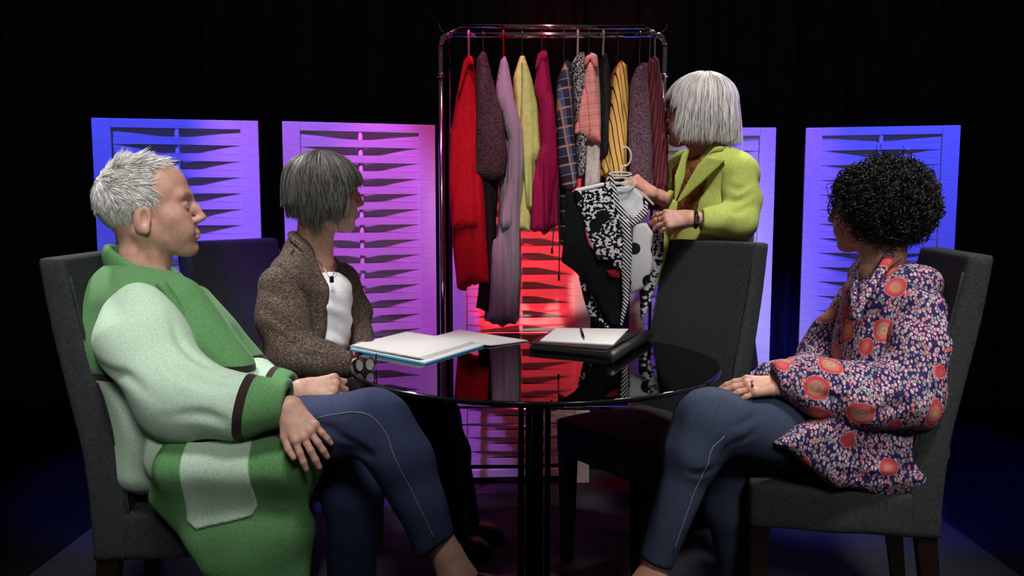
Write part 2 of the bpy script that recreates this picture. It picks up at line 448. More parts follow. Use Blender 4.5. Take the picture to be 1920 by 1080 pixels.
screen((1.210, 3.48), (1.805, 3.36), 'all-blue woven slat screen, rightmost, behind the person in the floral blouse')

# ------------------------------------------------------------------ chairs
def m_linen():
    t = NT('charcoal_linen'); a = t.noise(t.mapped((1, 1, 9)), 90, 3); b = t.noise(t.mapped((9, 9, 1)), 90, 3); f = t.math('MULTIPLY', t.math('ADD', a, b), 0.5)
    t.col(t.ramp(f, [(0.36, lin((28, 30, 32))), (0.66, lin((66, 69, 71)))])); t.bump(f, 0.35, 0.002); return t.done(0.9, spec=0.15)
LINEN = m_linen(); LEGWOOD = plain('espresso_wood', (30, 18, 15), 0.4, 0, 0.4, 0.2, 60)
def mk_chair_meshes():
    rear = [(-0.250, 0.37), (-0.252, 0.48), (-0.262, 0.62), (-0.287, 0.76), (-0.314, 0.91), (-0.335, 1.07)]
    fr = [(-0.165, 0.37), (-0.168, 0.50), (-0.184, 0.62), (-0.213, 0.76), (-0.247, 0.91), (-0.276, 1.07)]
    r3 = [(p[0], p[2]) for p in bez([(x, 0, z) for x, z in rear], 20)]; f3 = [(p[0], p[2]) for p in bez([(x, 0, z) for x, z in fr], 20)]
    f = Field(); f.prism(r3 + f3[::-1], 0, 0.210, 0, 0.018); V, F = f.surf(0.008); back = mesh('backrest', V, F)
    f = Field(); f.prism([(-0.185, 0.37), (0.205, 0.37), (0.205, 0.487), (-0.185, 0.487)], 0, 0.213, 0, 0.022); f.ell((0.02, 0, 0.475), (0.18, 0.19, 0.022), None, 0.02); f.disp = waves(3, 0.0012, (20, 20, 20))
    V, F = f.surf(0.008); seat = mesh('seat', V, F)
    legs = []
    for sx, sy in ((1, 1), (1, -1), (-1, 1), (-1, -1)):
        x, y = (0.175 if sx > 0 else -0.215), 0.178 * sy; k = 0.0 if sx > 0 else -0.05
        V = []
        for z, w, dx in ((0.0, 0.016, k), (0.40, 0.024, 0.0)):
            V += [(x + dx + a * w, y + b * w, z) for a, b in ((-1, -1), (1, -1), (1, 1), (-1, 1))]
        legs.append(mesh('leg', V, [(3, 2, 1, 0), (4, 5, 6, 7)] + [(j, (j + 1) % 4, 4 + (j + 1) % 4, 4 + j) for j in range(4)], False))
    seams = []
    for s in (-1, 1):
        V, F = tube_geo([(x + 0.001, s * 0.201, z) for x, z in f3[3:-1]], 0.0035, 6); seams.append(mesh('seam_piping', V, F))
    for me in [back, seat] + seams: me.materials.append(LINEN)
    for me in legs: me.materials.append(LEGWOOD)
    return back, seat, legs, seams
CH = mk_chair_meshes()
def chair(loc, face, label):
    r = empty('dining_chair', label, 'chair', loc, math.atan2(face[1], face[0]), 'charcoal upholstered dining chairs')
    link('backrest', CH[0], None, r); link('seat', CH[1], None, r)
    for me in CH[2]: link('leg', me, None, r)
    for me in CH[3]: link('seam_piping', me, None, r)
    return r
chair((-0.735, 2.055, 0), (0.994, 0.105), 'charcoal upholstered chair holding the person in the green coat')
chair((-0.715, 2.74, 0), (0.88, -0.47), 'charcoal upholstered chair holding the person in the brown jacket')
chair((0.430, 2.63, 0), (-0.836, -0.549), 'empty charcoal upholstered chair beside the glass table')
chair((0.845, 2.20, 0), (-0.98, 0.20), 'charcoal upholstered chair holding the person in the floral blouse')

# ------------------------------------------------------------------ table
def m_glass():
    t = NT('smoked_glass')
    tr = t.n('ShaderNodeBsdfTransparent'); tr.inputs[0].default_value = (0.10, 0.11, 0.12, 1)
    gl = t.n('ShaderNodeBsdfGlossy'); gl.inputs['Roughness'].default_value = 0.015; gl.inputs[0].default_value = (0.95, 0.95, 0.97, 1)
    fr = t.n('ShaderNodeFresnel'); fr.inputs[0].default_value = 1.62
    mx = t.n('ShaderNodeMixShader'); t.l(fr.outputs[0], mx.inputs[0]); t.l(tr.outputs[0], mx.inputs[1]); t.l(gl.outputs[0], mx.inputs[2]); t.l(mx.outputs[0], t.out.inputs[0]); return t.m
def chrome(name, c=(205, 205, 210), r=0.12):
    t = NT(name); f = t.noise(t.mapped(), 80, 2); t.col(t.ramp(f, [(0.3, lin(c)), (0.7, lin(tuple(min(255, x + 12) for x in c)))])); return t.done(r, 1.0)
GLASS = m_glass(); CHROME = chrome('chrome'); BLACKMETAL = plain('black_metal', (16, 16, 18), 0.3, 0.3, 0.5)
TX, TY, TZ, TR = 0.065, 2.35, 0.745, 0.52
tb = empty('glass_table', 'round smoked-glass table with black pedestal in the middle of the group', 'table', (TX, TY, 0))
lathe('glass_top', [(TR - 0.004, TZ - 0.012), (TR, TZ - 0.009), (TR, TZ - 0.003), (TR - 0.003, TZ)], GLASS, tb, n=128)
lathe('rim_band', [(TR + 0.0005, TZ - 0.0125), (TR + 0.0022, TZ - 0.011), (TR + 0.0022, TZ - 0.0025), (TR + 0.0005, TZ - 0.001)], plain('dark_glass_rim', (20, 26, 26), 0.15), tb, n=128).data.polygons
lathe('pedestal', [(0.026, 0.02), (0.026, TZ - 0.05)], BLACKMETAL, tb, n=32)
for a in range(3):
    an = a * 2.1 + 0.5; tube('support_tube', [(0.045 * math.cos(an), 0.045 * math.sin(an), 0.02), (0.045 * math.cos(an), 0.045 * math.sin(an), TZ - 0.05)], 0.009, BLACKMETAL, tb)
lathe('base', [(0.24, 0.0), (0.24, 0.012), (0.20, 0.022), (0.05, 0.028)], BLACKMETAL, tb, n=64)
lathe('hub', [(0.06, TZ - 0.055), (0.075, TZ - 0.04), (0.055, TZ - 0.0135)], CHROME, tb, n=32)

PAPER = plain('white_paper', (244, 244, 242), 0.75, 0, 0.2, 0.01); BLUEC = plain('blue_card', (60, 160, 215), 0.4); BINDER = plain('black_leatherette', (34, 34, 37), 0.42, 0, 0.5, 0.15, 90)
def slab(name, poly, z0, z1, mat, parent=None, curl=0.0):      # a flat sheet of given outline, subdivided so that it can curl
    P = np.asarray(poly, float); n = 10; V = []; F = []
    for zl in (z0, z1):
        for i in range(n + 1):
            for j in range(n + 1):
                u, v = i / n, j / n
                q = (1 - u) * (1 - v) * P[0] + u * (1 - v) * P[1] + u * v * P[2] + (1 - u) * v * P[3]
                V.append((q[0], q[1], zl + curl * ((2 * u - 1) ** 2 * 0.5 + (2 * v - 1) ** 4 * 0.5)))
    m = (n + 1) ** 2; ix = lambda l, i, j: l * m + i * (n + 1) + j
    for i in range(n):
        for j in range(n):
            F.append((ix(1, i, j), ix(1, i + 1, j), ix(1, i + 1, j + 1), ix(1, i, j + 1))); F.append((ix(0, i, j), ix(0, i, j + 1), ix(0, i + 1, j + 1), ix(0, i + 1, j)))
    for i in range(n):
        F.append((ix(0, i, 0), ix(0, i + 1, 0), ix(1, i + 1, 0), ix(1, i, 0))); F.append((ix(0, i, n), ix(1, i, n), ix(1, i + 1, n), ix(0, i + 1, n)))
        F.append((ix(0, 0, i), ix(1, 0, i), ix(1, 0, i + 1), ix(0, 0, i + 1))); F.append((ix(0, n, i), ix(0, n, i + 1), ix(1, n, i + 1), ix(1, n, i)))
    return link(name, mesh(name, V, F, False), mat, parent)
def onz(px, py, z):                     # where a pixel meets the horizontal plane at height z
    lo, hi = 0.5, 6.0
    for _ in range(50):
        m = (lo + hi) / 2
        if A(px, py, m)[2] > z: lo = m
        else: hi = m
    return A(px, py, m)[:2]
def quad(pts, z): return [onz(x, y, z) for x, y in pts]
Z0 = TZ + 0.0005
f1 = empty('paper_folder', 'blue card folder with a thick sheaf of white papers on the table', 'folder', (0, 0, 0))
slab('cover', quad([(655, 655), (797, 682), (906, 649), (765, 629)], Z0 + 0.003), Z0, Z0 + 0.003, BLUEC, f1)
slab('cover', quad([(657, 652), (797, 679), (908, 646), (765, 627)], Z0 + 0.006), Z0 + 0.0035, Z0 + 0.0055, PAPER, f1)
for i in range(4):
    z = Z0 + 0.0058 + i * 0.0022
    slab('paper_sheet', quad([(656 + i, 651 - i * 0.9), (795 - i * 3, 675 - i), (892 - i * 2, 644 - i * 0.9), (765 - i, 626 - i)], z), z, z + 0.0018, PAPER, f1, 0.001)
pp = empty('loose_papers', 'loose white sheets lying between the blue folder and the black binder', 'papers', (0, 0, 0))
for i in range(2):
    z = Z0 + 0.0005 + i * 0.002
    slab('paper_sheet', quad([(815 - 3 * i, 633 - i), (918, 650 - i), (990 - 4 * i, 640 - i), (862, 620 - i)], z), z, z + 0.001, PAPER, pp, 0.002)
bd = empty('binder', 'black binder with a white notepad on top, right side of the table', 'binder', (0, 0, 0))
slab('cover', quad([(992, 652), (1140, 668), (1205, 630), (1040, 621)], Z0 + 0.004), Z0, Z0 + 0.005, BINDER, bd)
slab('page_block', quad([(994, 650), (1138, 663), (1195, 628), (1042, 619)], Z0 + 0.012), Z0 + 0.006, Z0 + 0.016, BINDER, bd)
slab('cover', quad([(992, 643), (1138, 655), (1198, 625), (1042, 616)], Z0 + 0.021), Z0 + 0.0175, Z0 + 0.0215, BINDER, bd)
slab('notepad', quad([(1012, 639), (1150, 646), (1178, 617), (1043, 615)], Z0 + 0.025), Z0 + 0.0222, Z0 + 0.026, PAPER, bd)
a, b = quad([(1146, 668), (1214, 626)], Z0 + 0.02); tube('spine', [(a[0], a[1], Z0 + 0.0175), (b[0], b[1], Z0 + 0.0175)], 0.0165, BINDER, bd, 16)
a, b = quad([(1089, 617), (1094, 632)], Z0 + 0.03); pe = empty('pen', 'small black pen lying on the white notepad', 'pen', (0, 0, 0))
tube('barrel', [(a[0], a[1], Z0 + 0.0305), (b[0], b[1], Z0 + 0.0305)], 0.0042, BLACKMETAL, pe)
c = b + (b - a) * 0.22; tube('tip', [(b[0], b[1], Z0 + 0.0305), (c[0], c[1], Z0 + 0.0285)], [0.0038, 0.001], CHROME, pe)
eg = empty('eyeglasses', 'folded dark-framed reading glasses at the left rim of the glass table', 'glasses', (0, 0, 0))
g0 = onz(684, 697, TZ); DKFRAME = plain('dark_frame', (28, 24, 26), 0.25)
LENS = NT('spectacle_lens'); LENS.col((0.85, 0.87, 0.9, 1)); LENS = LENS.done(0.05, 0, 0.6, Alpha=0.35)
for s in (-1, 1):
    cen = np.array((g0[0] + s * 0.0125, g0[1] + 0.006 * s, TZ + 0.0195))
    tube('lens_rim', ring(cen, 0.0165, (0.72, 0.3 * s, 0), (0, 0, 1.05), 20), 0.0018, DKFRAME, eg, 6)
    V = [cen] + list(ring(cen, 0.016, (0.72, 0.3 * s, 0), (0, 0, 1.05), 20)[:-1]); link('lens', mesh('lens', V, [(0, i, i % 20 + 1) for i in range(1, 21)]), LENS, eg)
    tube('temple', [cen + (s * 0.010, 0, 0.010), cen + (s * 0.012, 0.035, 0.022), cen + (s * 0.006, 0.06, -0.012)], 0.0016, DKFRAME, eg, 6)
tube('bridge', [(g0[0] - 0.003, g0[1], TZ + 0.024), (g0[0] + 0.003, g0[1], TZ + 0.024)], 0.0016, DKFRAME, eg, 6)

# ------------------------------------------------------------------ clothes rack
RY = 3.16
rk = empty('clothes_rack', 'chrome clothes rack full of garments behind the table', 'rack', (0, 0, 0))
pl, pr = A(826, 66, RY), A(1247, 66, RY); zt = pl[2]; xl, xr = pl[0], pr[0]
def rp(px, py, dy=0.0): return A(px, py, RY + dy)
rr = 0.011
tube('front_rail', [(xl + 0.03, RY, zt), (xr - 0.03, RY, zt)], rr, CHROME, rk, 14)
for s, x in ((1, xl), (-1, xr)):
    a = np.linspace(0, math.pi / 2, 8)
    tube('corner_bend', [(x + s * 0.035 * (1 - math.cos(t)), RY, zt - 0.035 + 0.035 * math.sin(t)) for t in a], rr + 0.001, CHROME, rk, 14)
    tube('post', [(x, RY, 0.09), (x, RY, zt - 0.034)], rr, CHROME, rk, 14)
    tube('collar_joint', [(x, RY, zt - 0.155), (x, RY, zt - 0.14)], rr + 0.004, CHROME, rk, 14)
    tube('rear_post', [(x + s * 0.028, RY + 0.07, 0.09), (x + s * 0.028, RY + 0.07, zt + 0.0)], 0.006, BLACKMETAL, rk, 10)
    for dy in (0.0, 0.03):
        tube('bracket', [(x + s * 0.015, RY + dy, zt + 0.0), (x + s * 0.075, RY + 0.03 + dy, zt + 0.035)], 0.005, CHROME, rk, 8)
    tube('end_hook', bez([(x + s * 0.012, RY - 0.01, zt + 0.01), (x - s * 0.0, RY - 0.012, zt + 0.022), (x - s * 0.004, RY - 0.012, zt + 0.04)], 8), 0.0025, CHROME, rk, 6)
    tube('foot', [(x, RY - 0.20, 0.075), (x, RY + 0.14, 0.075)], 0.012, BLACKMETAL, rk, 12)
    for dy in (-0.18, 0.12): lathe('caster', [(0.012, -0.03), (0.026, -0.022), (0.026, 0.022), (0.012, 0.03)], BLACKMETAL, rk, (x, RY + dy, 0.0275), 20).rotation_euler = (0, math.pi / 2, 0)
u0, u1 = rp(862, 49, 0.03), rp(1210, 52, 0.03)
tube('upper_rail', [u0, u1], 0.009, CHROME, rk, 14)
tube('lower_rail', [rp(838, 763), rp(1243, 766)], 0.009, CHROME, rk, 12)
tube('lower_rail', [rp(838, 796), rp(1243, 801)], 0.0035, CHROME, rk, 8)

# ------------------------------------------------------------------ garments on the rack
def tartan(name, base, bands, rot=0.0, rough=0.85):      # bands: (scale, axis, width, colour)
    t = NT(name); v = t.mapped(rot=(0, rot, 0)); x, y, z = t.xyz(v); c = lin(base); cur = None
    for sc, ax, w, colr in bands:
        s_ = {'x': t.math('ADD', x, t.math('MULTIPLY', y, 0.6)), 'z': z}[ax]
        f = t.math('FRACT', t.math('MULTIPLY', s_, sc)); m = t.math('MULTIPLY', t.math('LESS_THAN', f, w), 0.75)
        cur = t.mix(m, cur if cur is not None else c, lin(colr))
    t.col(cur); t.bump(t.noise(v, 200), 0.2); return t.done(rough, spec=0.2)
def print_bw(name, sc=60, dots=True, dark=(14, 14, 16), light=(236, 236, 240)):
    t = NT(name); v = t.mapped((1, 0.4, 1.6)); n = t.noise(v, sc, 1.5); w = t.noise(t.mapped((1.6, 0.4, 0.8)), sc * 0.7, 1)
    f = t.math('GREATER_THAN', t.math('ADD', n, t.math('MULTIPLY', w, 0.6)), 0.80); c = t.mix(f, lin(light), lin(dark))
    if dots:
        d = t.voro(t.mapped((1, 0.02, 1)), 15).outputs['Distance']; c = t.mix(t.math('LESS_THAN', d, 0.27), c, lin(dark))
    t.col(c); return t.done(0.8, spec=0.2)
RACKM = {
 'red': cloth('red_wool', (150, 8, 20), (188, 14, 30), 220),
 'tweed': cloth('brown_fuzzy_tweed', (30, 22, 24), (84, 66, 66), 110, bump=0.8, detail=5, stretch=(1, 1, 2.2)),
 'black': cloth('black_wool', (16, 14, 16), (30, 26, 28), 120),
 'lime': cloth('pale_lime_linen', (186, 206, 112), (204, 220, 132), 60, bump=0.1),
 'magenta': cloth('magenta_wool', (150, 14, 66), (178, 24, 84), 220),
 'plum': cloth('plum_tweed', (58, 36, 48), (112, 84, 96), 150, bump=0.6, detail=4),
 'plaid': tartan('blue_orange_plaid', (58, 52, 82), [(15, 'z', 0.5, (40, 34, 44)), (22, 'x', 0.4, (96, 100, 146)), (15, 'z', 0.10, (206, 138, 84)), (22, 'x', 0.14, (200, 140, 86)), (30, 'z', 0.05, (190, 188, 204))], 0.2),
 'navyplaid': tartan('navy_plaid', (34, 42, 62), [(18, 'z', 0.4, (20, 24, 34)), (20, 'x', 0.3, (80, 92, 120)), (18, 'z', 0.08, (196, 190, 150))]),
 'pink': tartan('pink_check', (240, 150, 146), [(26, 'z', 0.12, (206, 78, 84)), (28, 'x', 0.12, (206, 78, 84)), (52, 'z', 0.1, (250, 190, 170))], 0.12),
 'print': print_bw('black_white_print', 170, False, (26, 22, 26), (176, 166, 172)), 'night': print_bw('dark_scatter_print', 120, False, (22, 18, 20), (40, 34, 38)),
}
def stripes(name, base, stripe, sc, w, axis='x', rot=0.0, wob=0.004):
    t = NT(name); v = t.mapped(rot=(0, rot, 0)); x, y, z = t.xyz(v)
    s_ = t.math('ADD', t.math('ADD', x, t.math('MULTIPLY', y, 0.12)), t.math('MULTIPLY', t.noise(v, 9, 1), wob * 8))
    f = t.math('FRACT', t.math('MULTIPLY', s_, sc)); t.col(t.mix(t.math('LESS_THAN', f, w), lin(base), lin(stripe))); return t.done(0.82, spec=0.2)
RACKM['tan'] = stripes('tan_dark_striped', (226, 176, 96), (44, 20, 22), 62, 0.2, rot=0.16, wob=0.0012)
RACKM['wine'] = stripes('wine_striped', (110, 44, 54), (58, 26, 32), 70, 0.35, rot=-0.12, wob=0.001)
t = NT('mauve_rib_knit'); v = t.mapped(); x, y, z = t.xyz(v); f = t.math('FRACT', t.math('MULTIPLY', t.math('ADD', x, t.math('MULTIPLY', y, 0.5)), 150)); t.col(t.ramp(f, [(0, lin((112, 104, 114))), (0.35, lin((156, 148, 156))), (0.8, lin((150, 142, 150)))])); t.bump(f, 0.5, 0.002); RACKM['mauve'] = t.done(0.85, spec=0.2)
IVORY = cloth('ivory_cotton', (206, 188, 182), (232, 216, 210), 60, bump=0.1)
def world_child(o, root): o.parent = root; o.location = -Vector(root.location); return o
def garment(name, label, cat, parts, seed):
    allp = np.concatenate([np.array(p[1], float) for p in parts]); y0 = parts[0][2]
    b = A(allp[:, 0].mean(), allp[:, 1].max(), y0)
    r = empty(name, label, cat, tuple(b), 0, 'second-hand clothes on the rack')
    for i, (pn, poly, Y, hy, mat, amp) in enumerate(parts):
        f = Field(); P = px_poly(poly, Y)
        top = max(p[1] for p in P); bot = min(p[1] for p in P)
        w = waves(seed * 7 + i, 0.012, (26, 8, 5))
        f.prism(P, Y, hy, 0, min(0.05, hy * 0.9), w)
        fold = waves(seed * 5 + i + 50, amp, (95, 50, 9), 1.6)
        f.disp = lambda Q, fold=fold, top=top, bot=bot: fold(Q) * np.clip((top - Q[:, 2]) / (top - bot + 1e-6) * 1.6, 0.15, 1)
        V, F = f.surf(0.0055 if hy < 0.1 else 0.0065, 0.014)
        world_child(link(pn, mesh(pn, V, F), RACKM.get(mat, mat)), r)
    return r
YS, YB = 3.05, 3.16       # near sleeve layer, body layer
G = [
 ('coat', 'bright red wool coat, leftmost on the rack', 'coat', [
   ('sleeve', [(868, 128), (878, 107), (888, 116), (891, 150), (896, 210), (897, 300), (902, 428), (847, 430), (842, 350), (843, 250), (850, 215), (860, 170)], YS, 0.045, 'red', 0.0035),
   ('body', [(858, 190), (872, 122), (884, 112), (892, 140), (905, 250), (914, 400), (918, 526), (880, 533), (876, 541), (860, 539), (852, 440), (851, 300)], YB, 0.125, 'red', 0.005),
   ('collar', [(857, 178), (864, 140), (872, 112), (880, 104), (888, 110), (890, 126), (880, 126), (872, 145), (862, 178)], YS - 0.03, 0.02, 'red', 0.001)]),
 ('coat', 'dark brown fuzzy tweed coat beside the red coat', 'coat', [
   ('sleeve', [(893, 112), (903, 97), (912, 100), (924, 150), (944, 215), (953, 290), (950, 334), (918, 338), (887, 331), (889, 290), (894, 220), (891, 160)], YS, 0.05, 'tweed', 0.003),
   ('body', [(898, 200), (920, 170), (940, 300), (935, 345), (930, 400), (926, 480), (914, 578), (894, 573), (905, 480), (909, 400), (900, 330)], YB, 0.125, 'black', 0.004)]),
 ('coat', 'long grey-mauve ribbed coat with the lowest hem on the rack', 'coat', [
   ('sleeve', [(930, 160), (938, 112), (947, 102), (953, 118), (966, 190), (981, 240), (984, 300), (978, 360), (971, 428), (941, 428), (938, 412), (950, 340), (952, 262), (940, 212), (930, 185)], YS, 0.045, 'mauve', 0.003),
   ('body', [(938, 300), (950, 180), (968, 230), (978, 330), (972, 430), (974, 520), (968, 600), (940, 604), (913, 596), (919, 540), (927, 470), (936, 400)], YB, 0.125, 'mauve', 0.006)]),
 ('jacket', 'pale lime and yellow light jacket in the middle of the rack', 'jacket', [
   ('sleeve', [(977, 116), (986, 112), (998, 150), (1008, 195), (1014, 280), (1004, 305), (1002, 396), (986, 392), (983, 310), (976, 235), (978, 165)], YS, 0.04, 'lime', 0.004),
   ('body', [(962, 150), (975, 112), (984, 110), (990, 150), (990, 240), (993, 330), (990, 430), (968, 428), (973, 330), (972, 250), (962, 180)], YB, 0.125, 'lime', 0.006)]),
 ('jacket', 'deep magenta wool jacket right of the lime jacket', 'jacket', [
   ('sleeve', [(1003, 155), (1009, 106), (1018, 97), (1025, 108), (1031, 170), (1040, 220), (1043, 300), (1040, 365), (1034, 398), (1024, 432), (1003, 434), (994, 430), (999, 350), (1005, 300), (1017, 270), (1012, 205), (1002, 168)], YS, 0.045, 'magenta', 0.004),
   ('body', [(1004, 150), (1012, 104), (1024, 104), (1036, 200), (1046, 300), (1046, 350), (1042, 420), (1018, 437), (1000, 400), (1006, 300)], YB, 0.125, 'magenta', 0.005),
   ('collar', [(1002, 128), (1008, 100), (1018, 95), (1026, 100), (1026, 112), (1016, 116), (1008, 132)], YS - 0.03, 0.02, 'magenta', 0.001)]),
 ('shirt', 'blue and orange plaid shirt on the rack', 'shirt', [
   ('sleeve', [(1050, 140), (1058, 118), (1066, 130), (1073, 170), (1076, 250), (1083, 300), (1085, 350), (1066, 362), (1054, 352), (1046, 310), (1043, 215), (1044, 165)], YS, 0.04, 'plaid', 0.004),
   ('body', [(1046, 150), (1058, 116), (1068, 125), (1076, 200), (1072, 340), (1066, 450), (1051, 456), (1047, 380)], YB, 0.125, 'navyplaid', 0.004)]),
 ('blouse', 'narrow black and white print blouse squeezed beside the pink check shirt', 'blouse', [
   ('body', [(1068, 125), (1080, 108), (1091, 104), (1099, 135), (1096, 230), (1094, 330), (1080, 335), (1075, 250), (1070, 170)], YB - 0.04, 0.125, 'print', 0.004)]),
 ('shirt', 'pink check short-sleeved shirt on the rack', 'shirt', [
   ('sleeve', [(1097, 122), (1106, 106), (1114, 122), (1121, 160), (1124, 200), (1128, 272), (1104, 262), (1077, 252), (1085, 205), (1094, 165)], YS - 0.02, 0.045, 'pink', 0.003),
   ('body', [(1094, 130), (1104, 106), (1116, 112), (1122, 180), (1125, 270), (1122, 352), (1094, 356), (1093, 250)], YB, 0.125, IVORY, 0.006),
   ('collar', [(1093, 124), (1098, 106), (1110, 102), (1121, 112), (1122, 128), (1113, 128), (1106, 114), (1100, 126)], YS - 0.04, 0.02, 'pink', 0.001)]),
 ('blouse', 'narrow very dark blouse between the pink check and tan striped shirts', 'blouse', [
   ('body', [(1122, 140), (1127, 108), (1134, 104), (1140, 135), (1143, 190), (1138, 290), (1122, 300), (1120, 200)], YB - 0.02, 0.125, 'night', 0.004)]),
 ('shirt', 'tan shirt with thin dark vertical stripes on the rack', 'shirt', [
   ('sleeve', [(1149, 150), (1157, 122), (1163, 140), (1168, 190), (1171, 260), (1172, 332), (1150, 338), (1127, 330), (1132, 270), (1142, 205)], YS, 0.045, 'tan', 0.004),
   ('body', [(1150, 135), (1158, 120), (1170, 130), (1172, 210), (1170, 330), (1140, 350), (1134, 260), (1146, 180)], YB, 0.125, 'tan', 0.004)]),
 ('jacket', 'plum-grey tweed jacket second from the right on the rack', 'jacket', [
   ('sleeve', [(1184, 150), (1194, 126), (1205, 124), (1212, 150), (1218, 220), (1221, 310), (1218, 360), (1200, 372), (1179, 350), (1177, 240), (1180, 175)], YS, 0.045, 'plum', 0.003),
   ('body', [(1182, 160), (1196, 124), (1210, 128), (1222, 230), (1224, 380), (1202, 400), (1180, 380)], YB, 0.125, 'plum', 0.004)]),
 ('shirt', 'dark wine striped shirt, rightmost on the rack', 'shirt', [
   ('sleeve', [(1210, 130), (1217, 110), (1226, 116), (1228, 150), (1240, 215), (1250, 300), (1249, 350), (1232, 362), (1217, 350), (1216, 250), (1211, 170)], YS + 0.01, 0.04, 'wine', 0.004),
   ('body', [(1212, 140), (1218, 112), (1228, 118), (1242, 220), (1248, 330), (1240, 390), (1220, 392), (1216, 250)], YB, 0.125, 'wine', 0.005)]),
]
for i, g in enumerate(G): garment(g[0], g[1], g[2], g[3], 11 + i)
BTN = plain('dark_button', (60, 14, 30), 0.3)
# hangers
PLW, PLR, WIRE = plain('white_plastic', (236, 226, 228), 0.35), plain('red_plastic', (206, 30, 44), 0.35), chrome('wire', (150, 148, 150), 0.3)
HG = [(879, 100, PLW, 'white plastic hanger holding the red coat'), (906, 94, WIRE, 'wire hanger holding the brown tweed coat'), (944, 98, PLR, 'red plastic hanger holding the grey-mauve coat'),
      (979, 108, WIRE, 'wire hanger holding the lime jacket'), (1016, 94, WIRE, 'wire hanger holding the magenta jacket'), (1057, 114, WIRE, 'wire hanger holding the blue and orange plaid shirt'),
      (1083, 104, PLW, 'white hanger holding the black and white print blouse'), (1104, 103, WIRE, 'wire hanger holding the pink check shirt'), (1131, 100, PLW, 'white hanger holding the narrow very dark blouse'),
      (1158, 119, WIRE, 'wire hanger holding the tan striped shirt'), (1199, 122, WIRE, 'wire hanger holding the plum-grey tweed jacket'), (1218, 108, WIRE, 'wire hanger holding the dark wine striped shirt')]
for px, py, m, lab in HG:
    n = A(px, py, RY); th = 0.0042 if m is not WIRE else 0.002
    r = empty('clothes_hanger', lab, 'hanger', (n[0], RY, n[2]), 0, 'hangers on the rack')
    ty = zt - n[2]; a = np.linspace(-0.6, math.pi + 0.35, 14); q = rr + th + 0.0008
    hook = [(0, 0, -0.03), (0, 0.0, ty * 0.45), (0, -0.5 * q, ty - 1.7 * q)] + [(0, -q * math.cos(t), ty + q * math.sin(t)) for t in a]
    tube('hook', hook, th, m, r, 8)
    tube('shoulder_bar', bez([(0.0, -0.075, -0.07), (0.0, -0.04, -0.045), (0, 0, -0.028), (0, 0.04, -0.045), (0, 0.075, -0.07)], 16), th * 1.2, m, r, 8)
CORD = plain('black_cord', (18, 14, 16), 0.8)
dc = empty('drawstring', 'pair of thin dark drawstrings dangling below the plaid shirt', 'cord', tuple(A(1042, 525, YS - 0.06)))
for x0, y0_, x1, y1 in ((1039, 380, 1035, 474), (1048, 352, 1048, 524)):
    o = tube('cord', bez([A(x0, y0_, YS - 0.06), A((x0 + x1) / 2 + 1, (y0_ + y1) / 2, YS - 0.062), A(x1, y1, YS - 0.06)], 10), 0.0022, CORD, None, 6); world_child(o, dc)
    o = tube('cord_end', [A(x1, y1 - 9, YS - 0.06), A(x1, y1 + 2, YS - 0.06)], 0.004, CORD, None, 8); world_child(o, dc)

# ------------------------------------------------------------------ the blouse on its hanger held up by the standing person
HY = 2.88
hb = empty('patchwork_blouse', 'black and white patchwork blouse held up on a clear hanger', 'blouse', tuple(A(1160, 615, HY)))
PB = print_bw('animal_print', 70, False)
t = NT('print_with_dots'); v = t.mapped((1, 0.3, 1.5)); n_ = t.noise(v, 75, 1.5); w_ = t.noise(t.mapped((1.7, 0.3, 0.7)), 55, 1)
c = t.mix(t.math('GREATER_THAN', t.math('ADD', n_, t.math('MULTIPLY', w_, 0.6)), 0.78), lin((238, 238, 242)), lin((14, 14, 17)))
d = t.n('ShaderNodeTexVoronoi'); d.voronoi_dimensions = '2D'; d.inputs['Scale'].default_value = 10.5
cx = t.n('ShaderNodeCombineXYZ'); X = t.xyz(); t.l(X[0], cx.inputs[0]); t.l(X[2], cx.inputs[1]); t.l(cx.outputs[0], d.inputs['Vector'])
t.col(t.mix(t.math('LESS_THAN', d.outputs['Distance'], 0.24), c, lin((14, 14, 17)))); DOTPRINT = t.done(0.8, spec=0.2)
t = NT('white_with_dots'); X = t.xyz(); cx = t.n('ShaderNodeCombineXYZ'); t.l(X[0], cx.inputs[0]); t.l(X[2], cx.inputs[1]); d = t.n('ShaderNodeTexVoronoi'); d.voronoi_dimensions = '2D'; d.inputs['Scale'].default_value = 13.0; d.inputs['Randomness'].default_value = 0.7; t.l(cx.outputs[0], d.inputs['Vector'])
t.col(t.mix(t.math('LESS_THAN', d.outputs['Distance'], 0.27), lin((214, 214, 218)), lin((16, 16, 18)))); DOTS = t.done(0.7, spec=0.25)
t = NT('diagonal_stripe'); X = t.xyz(); f = t.math('FRACT', t.math('MULTIPLY', t.math('ADD', X[0], X[2]), 74)); t.col(t.mix(t.math('LESS_THAN', f, 0.5), lin((236, 236, 240)), lin((16, 16, 20)))); DIAG = t.done(0.8, spec=0.2)
BLK = cloth('black_cotton', (15, 15, 17), (26, 26, 29), 160); GREYW = cloth('pale_grey_cotton', (206, 208, 214), (226, 228, 234), 40, bump=0.08); REDP = cloth('red_patch', (150, 20, 36), (176, 30, 46), 160)
def panel(pn, poly, Y, hy, mat, seed, amp=0.004):
    f = Field(); f.prism(px_poly(poly, Y), Y, hy, 0, hy * 0.8, waves(5, 0.012, (16, 5, 9))); f.disp = waves(seed, amp, (45, 30, 14))
    V, F = f.surf(0.0045, 0.01); return world_child(link(pn, mesh(pn, V, F), mat), hb)
panel('print_panel', [(1077, 360), (1132, 345), (1141, 328), (1150, 352), (1158, 396), (1180, 416), (1176, 470), (1164, 505), (1150, 512), (1147, 482), (1123, 488), (1098, 441), (1082, 380)], HY - 0.012, 0.02, DOTPRINT, 1)
